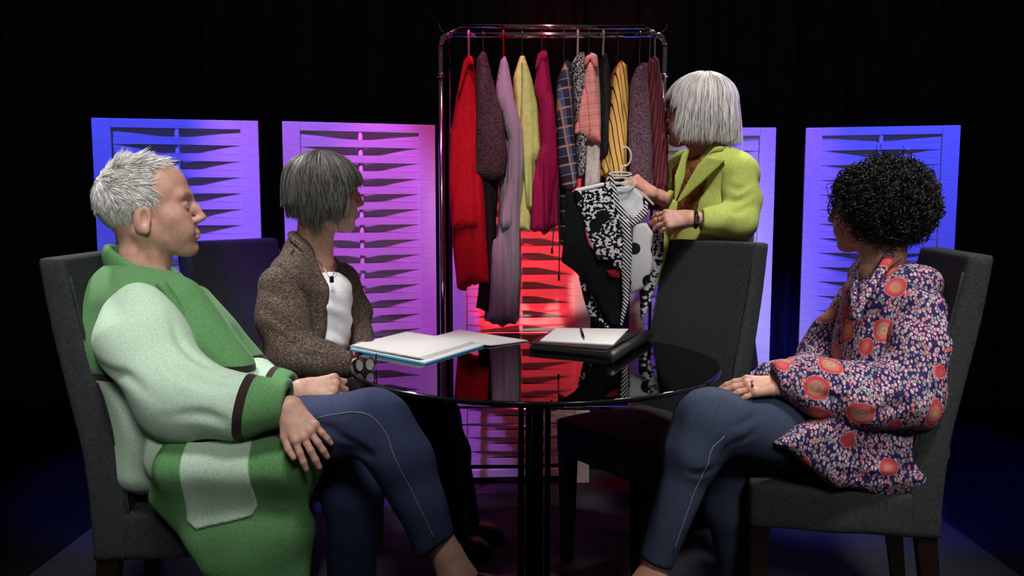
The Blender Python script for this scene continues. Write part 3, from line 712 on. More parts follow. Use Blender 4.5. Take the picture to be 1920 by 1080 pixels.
panel('side_panel', [(1063, 362), (1079, 362), (1098, 440), (1124, 488), (1147, 481), (1160, 515), (1176, 572), (1162, 615), (1141, 613), (1113, 556), (1086, 521), (1055, 490), (1059, 430)], HY + 0.008, 0.022, BLK, 2)
panel('placket', [(1160, 403), (1181, 417), (1184, 457), (1180, 567), (1167, 612), (1161, 612), (1167, 560), (1164, 500), (1168, 450)], HY - 0.026, 0.014, DIAG, 3, 0.002)
panel('collar_facing', [(1146, 350), (1186, 350), (1206, 366), (1209, 390), (1192, 418), (1176, 406), (1158, 393)], HY + 0.012, 0.018, GREYW, 4)
panel('dot_panel', [(1182, 420), (1192, 414), (1213, 415), (1226, 436), (1216, 506), (1203, 540), (1181, 551)], HY - 0.012, 0.02, DOTS, 5)
panel('lower_panel', [(1085, 519), (1101, 534), (1122, 575), (1141, 614), (1112, 612), (1100, 575)], HY + 0.024, 0.018, DOTPRINT, 6)
panel('back_panel', [(1220, 430), (1246, 432), (1241, 500), (1222, 566), (1204, 600), (1200, 545), (1214, 505)], HY + 0.03, 0.018, print_bw('dark_print', 60, False, (200, 200, 206), (20, 20, 24)), 7)
panel('collar', [(1141, 328), (1150, 330), (1162, 380), (1185, 412), (1207, 390), (1209, 372), (1216, 380), (1214, 402), (1186, 428), (1158, 402), (1144, 360)], HY - 0.022, 0.012, DIAG, 8, 0.002)
panel('patch', [(1136, 506), (1162, 504), (1161, 521), (1145, 518)], HY - 0.022, 0.006, REDP, 9, 0.0)
panel('hem_strip', [(1077, 354), (1132, 342), (1133, 349), (1078, 363)], HY - 0.022, 0.012, PAPER, 10, 0.0)
CLEAR = NT('clear_plastic'); CLEAR.col((0.86, 0.9, 0.84, 1)); CLEAR = CLEAR.done(0.08, 0, 0.7, Alpha=0.55)
hh = empty('clothes_hanger', 'clear plastic hanger inside the held black and white blouse', 'hanger', tuple(A(1162, 340, HY)))
a = np.linspace(-1.9, 2.3, 18); hc = A(1172, 293, HY)
world_child(tube('hook', [A(1165, 330, HY)] + [hc + (0.021 * math.cos(t_), 0, 0.032 * math.sin(t_)) for t_ in a], 0.003, CLEAR), hh)
for k, (q, w, h_) in enumerate(((326, 20, 4), (338, 22, 5), (348, 21, 5))):
    world_child(tube('loop', ring(A(1163 + k * 2, q, HY), 1.0, (PR(w, HY), 0, 0), (0, 0.03, PR(h_, HY)), 26), 0.0032, CLEAR), hh)
world_child(tube('shoulder_bar', bez([A(1090, 372, HY + 0.01), A(1130, 352, HY + 0.01), A(1165, 344, HY), A(1200, 360, HY + 0.01), A(1226, 384, HY + 0.01)], 16), 0.004, CLEAR), hh)

# ------------------------------------------------------------------ people: shared builders
def m_skin(name, c, dark):
    t = NT(name); f = t.noise(t.mapped(), 55, 4); base = t.ramp(f, [(0.3, lin(dark)), (0.7, lin(c))])
    base = t.mix(t.math('MULTIPLY', t.attr('lip'), 0.45), base, lin((168, 92, 88)))
    base = t.mix(t.math('MULTIPLY', t.attr('brow'), 0.5), base, lin((84, 66, 58)))
    t.col(base); t.bump(t.noise(t.mapped(), 320, 2), 0.12, 0.001)
    return t.done(0.48, spec=0.4, **{'Subsurface Weight': 0.05, 'Subsurface Scale': 0.01})
def frame(fwd, up=(0, 0, 1), roll=0.0):
    x = nrm(fwd); y = nrm(np.cross(up, x)); z = np.cross(x, y)
    if roll: c_, s_ = math.cos(roll), math.sin(roll); y, z = y * c_ + z * s_, z * c_ - y * s_
    return np.stack([x, y, z], 1)                  # columns: forward, left, up
EYE = NT('eye'); X_ = EYE.xyz(); EYE.col(EYE.ramp(X_[0], [(0.0, lin((226, 222, 218))), (0.0098, lin((226, 222, 218))), (0.0099, lin((62, 72, 74))), (0.0112, lin((62, 72, 74))), (0.0113, lin((12, 10, 10)))], 'CONSTANT')); EYE = EYE.done(0.1)
def head(cen, R, neck, sc=1.0, h=0.0024, nr=0.049, chin=0.0):
    f = Field()
    f.ell((-0.016, 0, 0.028), (0.092, 0.074, 0.084), None, 0.02)
    f.ell((0.036, 0, 0.046), (0.052, 0.060, 0.052), None, 0.035)          # forehead
    f.ell((0.030, 0, -0.030), (0.058, 0.058, 0.072), None, 0.035)         # face
    for s in (-1, 1):
        f.cap((-0.004, s * 0.047, -0.048), (0.056, s * 0.018, -0.092), 0.015, 0.013, 0.03)   # jaw
        f.ell((0.056, s * 0.040, -0.024), (0.024, 0.022, 0.022), None, 0.028)                # cheekbone
        f.cap((0.085, s * 0.012, 0.024), (0.076, s * 0.042, 0.026), 0.010, 0.009, 0.018)     # brow ridge
        f.ell((0.070, s * 0.028, -0.058), (0.022, 0.020, 0.022), None, 0.03)
    f.ell((0.074, 0, -0.098 - chin), (0.019, 0.022, 0.016), None, 0.025)                     # chin
    for s in (-1, 1):
        f.ell((0.096, s * 0.031, 0.003), (0.016, 0.019, 0.012), None, 0.014, True)           # eye socket
        f.ell((0.0765, s * 0.031, 0.003), (0.0138, 0.0155, 0.0128), None, 0.006)             # lids
    for s in (-1, 1): f.cap((0.088, s * 0.022, 0.0015), (0.086, s * 0.040, 0.0), 0.0028, 0.0022, 0.003, True)
    f.chain([((0.088, 0, 0.016), 0.0075), ((0.100, 0, -0.006), 0.0080), ((0.1115, 0, -0.028), 0.0095)], 0.012)   # nose
    for s in (-1, 1):
        f.ell((0.099, s * 0.0105, -0.033), (0.0105, 0.0075, 0.0078), None, 0.007)
        f.ell((0.1035, s * 0.0065, -0.0405), (0.005, 0.0032, 0.004), None, 0.002, True)
    f.cap((0.090, 0, -0.048), (0.092, 0, -0.056), 0.006, 0.006, 0.012)
    for s in (-1, 1):
        f.cap((0.0955, 0, -0.0625), (0.083, s * 0.023, -0.066), 0.0048, 0.003, 0.008)
        f.cap((0.0940, 0, -0.0740), (0.083, s * 0.021, -0.0700), 0.0056, 0.003, 0.008)
        f.cap((0.1025, 0, -0.0682), (0.085, s * 0.024, -0.0675), 0.0022, 0.0012, 0.003, True)
    f.cap((0.101, 0, -0.084), (0.090, 0, -0.084), 0.005, 0.003, 0.012, True)
    for s in (-1, 1):                                                                        # ears
        c_, n_ = math.cos(0.2), math.sin(0.2); E = np.array([[c_, 0, n_], [0, 1, 0], [-n_, 0, c_]])
        f.ell((-0.006, s * 0.075, -0.020), (0.0185, 0.0085, 0.0325), E, 0.006)
        f.ell((0.002, s * 0.083, -0.016), (0.0105, 0.007, 0.0185), E, 0.005, True)
        f.ell((-0.002, s * 0.077, -0.044), (0.009, 0.006, 0.010), E, 0.005)
    nb = (R.T @ (np.asarray(neck) - cen)) / sc
    f.chain([((-0.028, 0, -0.045), nr), (nb * 0.55 + np.array((-0.028, 0, -0.045)) * 0.45, nr * 0.95), (nb, nr * 1.08)], 0.03)
    for s in (-1, 1): f.cap((-0.02, s * 0.050, -0.05), nb + np.array((0.035, -s * 0.03, 0)), 0.010, 0.010, 0.02)   # neck muscles
    V, F = f.surf(h, 0.006)
    lip = np.clip(1.3 - np.minimum.reduce([np.linalg.norm((V - np.array(p)) * (1, 0.55, 1), axis=1) for p in ((0.098, 0, -0.064), (0.098, 0, -0.074), (0.09, 0.012, -0.068), (0.09, -0.012, -0.068))]) / 0.0075, 0, 1)
    br = np.zeros(len(V))
    for s in (-1, 1):
        q = V - np.array((0.085, s * 0.030, 0.0235)); br = np.maximum(br, np.clip(1.4 - np.sqrt((q[:, 1] / 0.018) ** 2 + ((q[:, 2] - 0.004 + 8 * q[:, 1] ** 2) / 0.0042) ** 2), 0, 1) * (V[:, 0] > 0.055))
    return cen + (V * sc) @ R.T, F, lip, br
def hand(W, xd, zd, side=1, curl=(0.35, 0.45, 0.3), spread=0.12, sc=0.95, fore=None, thumb=(0.5, 0.75, -0.35), fr=0.034, h=0.0021, curls=None):
    W = np.asarray(W, float); x = nrm(xd); z = nrm(np.asarray(zd, float) - x * np.dot(zd, x)); y = np.cross(z, x); R = np.stack([x, y, z], 1)
    f = Field()
    bs = [(0.083, 0.029), (0.087, 0.0095), (0.083, -0.0095), (0.076, -0.027)]; Ls = [0.070, 0.078, 0.072, 0.057]; rs = [0.0084, 0.0086, 0.0082, 0.0072]
    f.cap((0.0, 0.008, 0), (0.0, -0.008, 0), 0.0195, 0.0195, 0.02)
    for (bx, by) in bs: f.cap((0.008, by * 0.45 * side, 0), (bx, by * side, 0.002), 0.0155, 0.0108, 0.014)
    for i in range(4):
        c_ = (curls[i] if curls else curl); p = np.array((bs[i][0], bs[i][1] * side, 0.001)); a = 0.0; yaw = (1.5 - i) * spread * side
        f.ell(p + (0, 0, 0.004), (0.0105, 0.009, 0.009), None, 0.006)
        for j, (fr_, r0, r1) in enumerate(((0.44, 1.06, 0.98), (0.31, 1.0, 0.92), (0.25, 0.92, 0.78))):
            a += c_[j]; d_ = np.array((math.cos(a) * math.cos(yaw), math.cos(a) * math.sin(yaw), -math.sin(a)))
            q = p + d_ * Ls[i] * fr_; f.cap(p, q, rs[i] * r0, rs[i] * r1, 0.0035); p = q
    t0 = np.array((0.022, 0.020 * side, -0.006)); td = nrm((thumb[0], thumb[1] * side, thumb[2]))
    t1 = t0 + td * 0.042; td2 = nrm(td + np.array((0.45, -0.25 * side, -0.1))); t2 = t1 + td2 * 0.030; t3 = t2 + nrm(td2 + np.array((0.3, -0.2 * side, 0))) * 0.024
    f.cap(t0, t1, 0.0155, 0.0105, 0.012); f.cap(t1, t2, 0.0102, 0.0092, 0.004); f.cap(t2, t3, 0.0092, 0.0072, 0.004)
    if fore is not None:
        e = (R.T @ (np.asarray(fore) - W)) / sc; f.chain([((0, 0, 0), 0.0195), (e * 0.35, 0.0225), (e, fr)], 0.014)
    V, F = f.surf(h, 0.005)
    return W + (V * sc) @ R.T, F
def strands(name, P, w, mat, parent, seed=0, tip=0.25):
    rs = np.random.RandomState(seed); N, m, _ = P.shape
    T = np.gradient(P, axis=1); T /= np.linalg.norm(T, axis=2)[..., None] + 1e-9
    ref = rs.normal(size=(N, 1, 3)); A1 = np.cross(T, ref); A1 /= np.linalg.norm(A1, axis=2)[..., None] + 1e-9; A2 = np.cross(T, A1)
    s = np.linspace(0, 1, m); prof = np.where(s < 0.15, 0.5 + s / 0.3, 1 - (1 - tip) * np.clip((s - 0.5) / 0.5, 0, 1))
    ww = (np.broadcast_to(w, (N,)) * rs.uniform(0.7, 1.3, N))[:, None] * prof[None]
    rings = [P + ww[..., None] * (math.cos(a) * A1 + math.sin(a) * A2) for a in (0, 2.094, 4.189)]
    V = np.stack(rings, 2).reshape(-1, 3)
    b = (np.arange(N)[:, None] * m + np.arange(m - 1)[None]) * 3; Q = []
    for j in range(3):
        k = (j + 1) % 3; Q.append(np.stack([b + j, b + k, b + 3 + k, b + 3 + j], -1).reshape(-1, 4))
    me = mesh(name, V, np.concatenate(Q), True, {'rnd': np.repeat(rs.uniform(0, 1, N), m * 3)})
    return link(name, me, mat, parent)
def m_hair(name, stops, rough=0.42):
    t = NT(name); f = t.math('ADD', t.math('MULTIPLY', t.attr('rnd'), 0.75), t.math('MULTIPLY', t.noise(t.mapped(), 18, 2), 0.25))
    t.col(t.ramp(f, [(p, lin(c)) for p, c in stops])); return t.done(rough, spec=0.45)
def hull_cap(f_local, cen, R, sc, h, name, mat, parent):
    V, F = f_local.surf(h, 0.006); return link(name, mesh(name, cen + (V * sc) @ R.T, F, True, {'rnd': np.full(len(V), 0.25)}), mat, parent)
def bob(N, seed, rad, zend, m=14, lay=0.13, flare=0.0, crown=(-0.01, 0.0), wav=0.004, cz=0.018):
    rs = np.random.RandomState(seed); a, b, c = rad; out = []
    phi = rs.uniform(-math.pi, math.pi, N); l = rs.uniform(0, 1, N) ** 0.6; th0 = rs.uniform(0.02, 0.9, N) ** 1.1
    s = np.linspace(0, 1, m)
    for i in range(N):
        k = 1 - lay * (1 - l[i]); ze = zend(phi[i]) + rs.normal() * 0.007 + (1 - l[i]) * 0.004
        if ze is None: continue
        th1 = 1.5; zt_ = cz + c * k * math.cos(th1)
        if ze > zt_:                                  # fringe: stops on the dome
            th1 = math.acos(np.clip((ze - cz) / (c * k), -1, 1)); drop = 0
        else: drop = zt_ - ze
        t0 = min(th0[i], th1 * 0.6); arc = (th1 - t0) * (a + c) / 2; tot = arc + drop; u = s * tot
        th = t0 + np.minimum(u, arc) / ((a + c) / 2); dn = np.maximum(u - arc, 0)
        ph = phi[i] + wav * 12 * np.sin(u * 26 + rs.uniform(0, 6)) * u / 0.25
        rr_ = np.sin(th) * k * (1 + flare * (dn / 0.1) - 0.5 * (dn / 0.12) ** 2 * 0.12)
        x = crown[0] * (1 - s) + a * rr_ * np.cos(ph); y = b * rr_ * np.sin(ph); z = cz + c * k * np.cos(th) - dn
        out.append(np.stack([x, y, z], 1))
    return np.array(out)
def to_world(P, cen, R, sc): return cen + (P * sc) @ R.T
def part(name, V, F, mat, root, attrs=None): return world_child(link(name, mesh(name, V, F, True, attrs), mat), root)
def field_part(name, f, h, mat, root, marg=0.014):
    V, F = f.surf(h, marg); return part(name, V, F, mat, root)
def sub(o, p): o.parent = p; o.location = (0, 0, 0); return o
def body_mesh(root, skin, parts, headd):
    """one mesh for the whole body: trunk and limbs, then finer head and hands; headd = (V, F, lip, brow)"""
    ps = [(headd[0], headd[1])] + parts; V, F = merge(ps)
    lip = np.zeros(len(V)); lip[:len(headd[0])] = headd[2]; br = np.zeros(len(V)); br[:len(headd[0])] = headd[3]
    return part('body', V, F, skin, root, {'lip': lip, 'brow': br})
def eyes(bodyo, cen, R, sc):
    for s in (-1, 1):
        V = []; F = []; n = 14
        for i in range(n + 1):
            for j in range(n): a_, b_ = math.pi * i / n, 2 * math.pi * j / n; V.append((0.012 * math.cos(a_), 0.012 * math.sin(a_) * math.cos(b_), 0.012 * math.sin(a_) * math.sin(b_)))
        for i in range(n):
            for j in range(n): F.append((i * n + j, i * n + (j + 1) % n, (i + 1) * n + (j + 1) % n, (i + 1) * n + j))
        o = link('eye', mesh('eye', V, F), EYE, bodyo); M = Matrix([list(r) for r in R]).to_4x4(); M.translation = Vector(cen + R @ (np.array((0.0775, s * 0.031, 0.002)) * sc)); o.matrix_local = M @ Matrix.Scale(sc, 4)
def trunk(pts_list, k=0.02, h=0.011):
    f = Field()
    for pts in pts_list: f.chain(limb(pts), k)
    return f.surf(h)
def spectacles(root, cen, R, sc, mat, lensmat, col='glasses'):
    g = world_child(link('glasses', mesh('glasses', *tube_geo(to_world(np.array([(0.1045, -0.009, 0.005), (0.106, 0, 0.009), (0.1045, 0.009, 0.005)]), cen, R, sc), 0.0016, 6)), mat), root)
    for s in (-1, 1):
        t_ = np.linspace(0, 2 * np.pi, 25); P = np.stack([0.1025 - 0.004 * np.abs(np.cos(t_)) * (np.cos(t_) * s > 0), s * 0.031 + 0.024 * np.cos(t_), 0.0 + 0.017 * np.sin(t_)], 1)
        sub(tube('lens_rim', to_world(P, cen, R, sc), 0.0017, mat, None, 6), g)
        V = np.vstack([P[:-1].mean(0), P[:-1]]); sub(link('lens', mesh('lens', to_world(V, cen, R, sc), [(0, i, i % 24 + 1) for i in range(1, 25)]), lensmat), g)
        sub(tube('temple', to_world(np.array([(0.099, s * 0.056, 0.006), (0.06, s * 0.070, 0.007), (0.0, s * 0.083, 0.006), (-0.015, s * 0.083, -0.006)]), cen, R, sc), 0.0018, mat, None, 6), g)
    return g
def shoe(name, heel, toe, z0, hgt, wid, mat, root, up=(0, 0, 1)):
    heel, toe = np.asarray(heel, float), np.asarray(toe, float); x = nrm(toe - heel); sd = nrm(np.cross(up, x)); L = np.linalg.norm(toe - heel); u_ = np.cross(x, sd)
    f = Field(); f.ecap(heel + x * 0.03, heel + x * L * 0.62, sd, (wid * 0.36, hgt * 0.55, 0.03), (wid * 0.5, hgt * 0.42, 0.05), 0.02)
    f.ecap(heel + x * L * 0.6 - u_ * 0.008, toe - x * 0.03 - u_ * 0.014, sd, (wid * 0.5, hgt * 0.36, 0.04), (wid * 0.34, hgt * 0.24, 0.03), 0.03)
    V, F = f.surf(0.005); o = part(name, V, F, mat, root); return o

DENIM_N = 0
def m_denim(name, c1, c2):
    t = NT(name); f = t.noise(t.mapped((1, 1, 3)), 240, 3); g = t.noise(t.mapped(), 9, 3)
    t.col(t.mix(t.math('MULTIPLY', g, 0.8), t.ramp(f, [(0.3, lin(c1)), (0.7, lin(c2))]), lin(c1))); t.bump(f, 0.3, 0.001); return t.done(0.85, spec=0.2)
SHOE = plain('black_shoe_leather', (22, 22, 25), 0.35, 0, 0.5, 0.1)
GOLD = chrome('gold', (220, 170, 90), 0.2); SILVER = chrome('silver', (200, 200, 204), 0.2)
STITCH = plain('pale_stitching', (120, 124, 140), 0.8)

# ================================================================== person in the two-tone green coat (left)
Y1 = 2.0
p1 = empty('person', 'person in a two-tone green wool coat and jeans seated at left, legs crossed', 'person', tuple(A(420, 880, Y1)))
S1 = m_skin('skin_warm', (212, 166, 148), (194, 144, 126))
c1 = A(281, 394, Y1); R1 = frame((0.965, 0.24, 0.10)); k1 = 1.04
neck1 = A(276, 528, Y1)
h1 = head(c1, R1, neck1, k1, 0.0022)
hn1 = hand(A(541, 762, 1.715), A(590, 838, 1.672) - A(541, 762, 1.715), (0.28, -0.9, 0.3), -1, sc=0.90, fore=A(480, 754, 1.74), curls=[(0.12, 0.28, 0.2), (0.1, 0.3, 0.2), (0.1, 0.32, 0.25), (0.06, 0.28, 0.2)], spread=0.12, thumb=(0.75, 0.5, -0.05), fr=0.026)
hf1 = hand(A(562, 733, 1.83), (1, 0.05, 0.06), (-0.1, -0.75, 0.65), 1, sc=0.92, fore=A(480, 742, 1.86), curls=[(1.0, 1.3, 0.6)] * 4, spread=0.03, thumb=(0.7, 0.5, -0.5), fr=0.028)
tr1 = trunk([[(268, 530, Y1, 55), (300, 640, Y1, 85), (330, 840, Y1, 95)], [(258, 610, Y1 - 0.12, 26), (335, 742, 1.80, 26), (500, 755, 1.77, 24)], [(300, 610, Y1 + 0.12, 26), (425, 710, 2.1, 26), (520, 735, 1.9, 24)],
             [(350, 850, 1.95, 55), (560, 805, 1.83, 46), (700, 795, 1.76, 40), (752, 865, 1.735, 32), (815, 985, 1.70, 28)], [(350, 860, 2.07, 55), (650, 855, 2.0, 36), (660, 1200, 1.98, 28)]])
an1 = Field().chain(limb([(800, 955, 1.705, 22), (822, 1005, 1.695, 24), (840, 1045, 1.685, 28), (858, 1085, 1.672, 34), (880, 1105, 1.668, 30)]), 0.02).surf(0.0045)
b1 = body_mesh(p1, S1, [hn1, hf1, tr1, an1], h1); eyes(b1, c1, R1, k1)
# --- cropped hair
H1 = m_hair('cropped_silver_hair', [(0.0, (128, 120, 114)), (0.25, (204, 200, 196)), (0.6, (240, 238, 236)), (1.0, (250, 248, 246))])
def pixie(N, seed):
    rs = np.random.RandomState(seed); out = []; m = 7; rad = np.array((0.096, 0.078, 0.088))
    while len(out) < N:
        d = nrm(rs.normal(size=3)); p = np.array((-0.018, 0, 0.030)) + d * rad
        x, y, z = p
        if x > 0.058 + 0.35 * (z - 0.06) and z < 0.104: continue
        if z < 0.014 and x > -0.030 and not (0.016 < x < 0.038 and z > -0.012): continue
        if z < 0.050 and x > 0.043: continue
        if z < -0.078 + 0.35 * max(0, x + 0.04): continue
        n_ = nrm(d / rad); crown = np.array((-0.085, -0.03, 0.075)); fl = p - crown
        if z < 0.03: fl = nrm(fl) * 0.5 + np.array((-0.25, 0, -0.9))
        if z > 0.085: fl = nrm(fl) + np.array((0.5, 0, 0.0))
        tuft = np.sin(p * 150 + seed)
        tang = nrm(fl); tang = nrm(tang - n_ * tang.dot(n_) + 0.42 * tuft + 0.16 * rs.normal(size=3)); tang = nrm(tang - n_ * tang.dot(n_))
        lift = (0.62 if tuft[0] > 0.3 else 0.35) if z > 0.095 else (0.18 if z > 0.02 else 0.04)
        L = (0.036 if z > 0.07 else 0.032 if z > 0 else 0.026) * rs.uniform(0.6, 1.2)
        s = np.linspace(0, 1, m)[:, None]
        out.append(p + n_ * (0.001 + lift * L * s * rs.uniform(0.3, 1.2)) + tang * L * s - n_ * L * L * 5.0 * s * s * (0.4 if z > 0.095 else 1.0))
    return np.array(out)
cap1 = Field(); cap1.ell((-0.018, 0, 0.030), (0.097, 0.079, 0.089), None, 0.0)
cap1.prism([(-0.16, 0.14), (0.068, 0.13), (0.072, 0.094), (0.056, 0.074), (0.041, 0.040), (0.040, 0.012), (0.028, -0.012), (0.016, 0.016), (-0.022, 0.022), (-0.032, -0.03), (-0.038, -0.062), (-0.06, -0.082), (-0.16, -0.08)], 0, 0.15, 0.006, 0.004, None, False, True)
hair1 = world_child(strands('hair', to_world(pixie(7000, 4), c1, R1, k1), 0.0011, H1, None, 1), p1)
sub(hull_cap(cap1, c1, R1, k1, 0.003, 'undercoat', H1, None), hair1)
# --- coat
zl = A(300, 686, 1.95)[2]
t = NT('green_and_mint_wool'); X = t.xyz(); f = t.noise(t.mapped(), 230, 3); 
grn = t.ramp(f, [(0.3, lin((82, 130, 80))), (0.7, lin((100, 150, 98)))]); mnt = t.ramp(f, [(0.3, lin((170, 200, 176))), (0.7, lin((194, 220, 198)))])
zz = t.math('SUBTRACT', t.math('ADD', X[2], t.math('MULTIPLY', t.noise(t.mapped(), 5, 1), 0.012)), zl + 0.006)
c = t.mix(t.math('GREATER_THAN', zz, 0.0), mnt, grn); c = t.mix(t.math('LESS_THAN', t.math('ABSOLUTE', zz), 0.0085), c, lin((46, 34, 34)))
t.col(c); t.bump(f, 0.3, 0.002); COAT = t.done(0.9, spec=0.12, sheen=0.15)
MINT = cloth('mint_wool', (170, 200, 176), (194, 220, 198), 230, bump=0.3); GREEN = cloth('green_wool', (82, 130, 80), (100, 150, 98), 230, bump=0.3); TRIM = cloth('dark_brown_trim', (40, 30, 30), (56, 42, 42), 200)
xs = A(466, 760, 1.77)[0]; xs2 = A(483, 760, 1.77)[0]
t = NT('mint_sleeve_green_cuff'); X = t.xyz(); f = t.noise(t.mapped(), 230, 3); xx = t.math('SUBTRACT', X[0], t.math('MULTIPLY', t.math('SUBTRACT', X[2], 0.77), 0.16))
c = t.mix(t.math('GREATER_THAN', xx, xs), t.ramp(f, [(0.3, lin((170, 200, 176))), (0.7, lin((194, 220, 198)))]), lin((46, 34, 34))); c = t.mix(t.math('GREATER_THAN', xx, xs2), c, t.ramp(f, [(0.3, lin((82, 130, 80))), (0.7, lin((100, 150, 98)))])); t.col(c); t.bump(f, 0.3, 0.002); SLV = t.done(0.9, spec=0.12, sheen=0.15)
f = Field(); lat = np.array((0.2, -0.98, 0))
f.ecap(A(268, 560, Y1), A(300, 650, Y1), lat, (0.165, 0.105, 0.08), (0.185, 0.150, 0.1), 0.05)
f.ecap(A(300, 650, Y1), A(322, 850, Y1), lat, (0.185, 0.150, 0.1), (0.195, 0.140, 0.08), 0.05)
f.ell(A(228, 610, Y1), (0.075, 0.16, 0.12), None, 0.06)
for dy in (-0.14, 0.14): f.cap(neck1 + (-0.03, dy * 0.3, 0.0), A(258, 590, Y1 + dy), 0.05, 0.06, 0.05)
f.cap(A(345, 560, Y1 - 0.05), A(440, 690, Y1 - 0.06), 0.045, 0.05, 0.05); f.cap(A(375, 560, Y1 + 0.1), A(475, 690, Y1 + 0.06), 0.03, 0.04, 0.05)
f.ecap(A(370, 820, 1.90), A(500, 835, 1.84), (0, 1, 0.1), (0.17, 0.10, 0.06), (0.10, 0.075, 0.05), 0.05)
f.disp = waves(21, 0.004, (14, 14, 11)); f.cap(neck1 + (0.0, 0, -0.03), neck1 + (0.03, 0, 0.2), 0.055, 0.075, 0.01, True)
crease(f, [[(215, 700, 1.85), (240, 760, 1.83), (262, 830, 1.83)], [(240, 690, 1.83), (275, 745, 1.81), (310, 800, 1.81)], [(350, 560, 1.88), (390, 610, 1.87), (420, 660, 1.87)]], 0.010, 0.014)
coat1 = field_part('coat', f, 0.0058, COAT, p1)
fold = waves(33, 0.0055, (13, 13, 13), 1.6)
f = Field().chain(limb([(255, 597, 1.87, 62), (268, 640, 1.83, 72), (338, 742, 1.78, 74), (440, 762, 1.745, 52), (540, 756, 1.735, 43)]), 0.05); f.disp = fold
f.cap(A(522, 757, 1.737), A(600, 755, 1.733), 0.038, 0.041, 0.004, True); f.plane(A(538, 757, 1.735), (1, 0.02, -0.05), 0.006)
crease(f, [[(285, 625, 1.75), (335, 685, 1.70), (400, 712, 1.68), (445, 700, 1.70)], [(395, 690, 1.70), (425, 672, 1.72), (446, 668, 1.74)], [(225, 650, 1.80), (262, 700, 1.75), (310, 748, 1.71)], [(330, 590, 1.80), (375, 640, 1.76), (410, 672, 1.74)], [(320, 770, 1.71), (390, 778, 1.68), (440, 790, 1.69)]], 0.010, 0.014)
V, F = f.surf(0.0052); sl = sub(link('sleeve', mesh('sleeve', V, F), SLV), coat1); SLF1 = f
f = Field().chain(limb([(320, 575, Y1 + 0.17, 55), (440, 700, Y1 + 0.14, 48), (545, 738, 1.87, 38)]), 0.05); f.disp = fold
f.cap(A(530, 737, 1.89), A(600, 737, 1.84), 0.036, 0.036, 0.004, True); f.plane(A(546, 738, 1.87), (1, 0, 0), 0.006)
V, F = f.surf(0.0058); sub(link('sleeve', mesh('sleeve', V, F), SLV), coat1)
# collar and front band
cr = ring((0, 0, 0), 1.0, (0.078, 0.014, -0.052), (-0.018, 0.074, 0.0), 36) + neck1 + (-0.006, 0, 0.008)
f = Field()
for a_, b_ in zip(cr[:-1], cr[1:]): f.ecap(a_, b_ + (b_ - a_) * 0.1, (0, 0, 1), (0.028, 0.0105, 0.012), (0.028, 0.0105, 0.012), 0.01)
f.disp = waves(9, 0.002, (20, 20, 20)); V, F = f.surf(0.0042); sub(link('collar', mesh('collar', V, F), GREEN), coat1)
for k_, pts in enumerate(([(300, 528), (352, 600), (405, 668), (430, 700)], [(352, 540), (400, 590), (440, 640), (455, 690)])):
    yy = Y1 - 0.11 + 0.17 * k_; P = bez([A(x, y, yy + 0.02 * i) for i, (x, y) in enumerate(pts)], 18); sub(tube('front_band', P, 0.022, GREEN, None, 10, 0.55), coat1)
P = bez([A(x, y, 1.905) for x, y in ((222, 655), (206, 628), (220, 600), (252, 568), (288, 556), (318, 572))], 20); seam_path = P
# skirt of the coat hanging over the seat
pk = px_poly([(350, 800), (470, 800), (487, 945), (478, 962), (372, 990), (352, 976)], 1.74)
f = Field(); f.ecap(A(390, 845, 1.86), A(560, 862, 1.80), (0, 1, 0), (0.17, 0.075, 0.06), (0.11, 0.065, 0.05), 0.05)
f.ecap(A(420, 880, 1.775), A(478, 1010, 1.755), (1, 0, 0.1), (0.175, 0.042, 0.06), (0.125, 0.032, 0.06), 0.06)
f.ecap(A(478, 1010, 1.755), A(505, 1230, 1.745), (1, 0, 0), (0.125, 0.032, 0.05), (0.085, 0.04, 0.05), 0.05); f.disp = waves(40, 0.004, (20, 10, 8))
V, F = f.surf(0.006); sk = sub(link('coat_skirt', mesh('coat_skirt', V, F), GREEN), coat1)
g = Field(); base = [o_ for o_ in f.ops]
def near_skirt(Q): return f(Q) - 0.004
g.lo, g.hi = A(340, 995, 1.68), A(495, 800, 1.86); g.lo[1] = 1.62; g.hi[1] = 1.80
lo_ = np.array((min(p[0] for p in pk) - 0.01, 1.66, min(p[1] for p in pk) - 0.01)); hi_ = np.array((max(p[0] for p in pk) + 0.01, 1.79, max(p[1] for p in pk) + 0.01))
V, F = surface(lambda Q: smax(near_skirt(Q), sdpoly(Q[:, 0], Q[:, 2], pk), 0.004), lo_, hi_, 0.004); sub(link('pocket', mesh('pocket', V, F), MINT), coat1)
P = bez([A(x, y, yy) for x, y, yy in ((300, 842, 1.80), (345, 832, 1.755), (400, 815, 1.735), (470, 806, 1.735), (535, 798, 1.745))], 24); sub(tube('hem_trim', snap(f, P, 0.002), 0.011, TRIM, None, 8, 0.6), coat1)
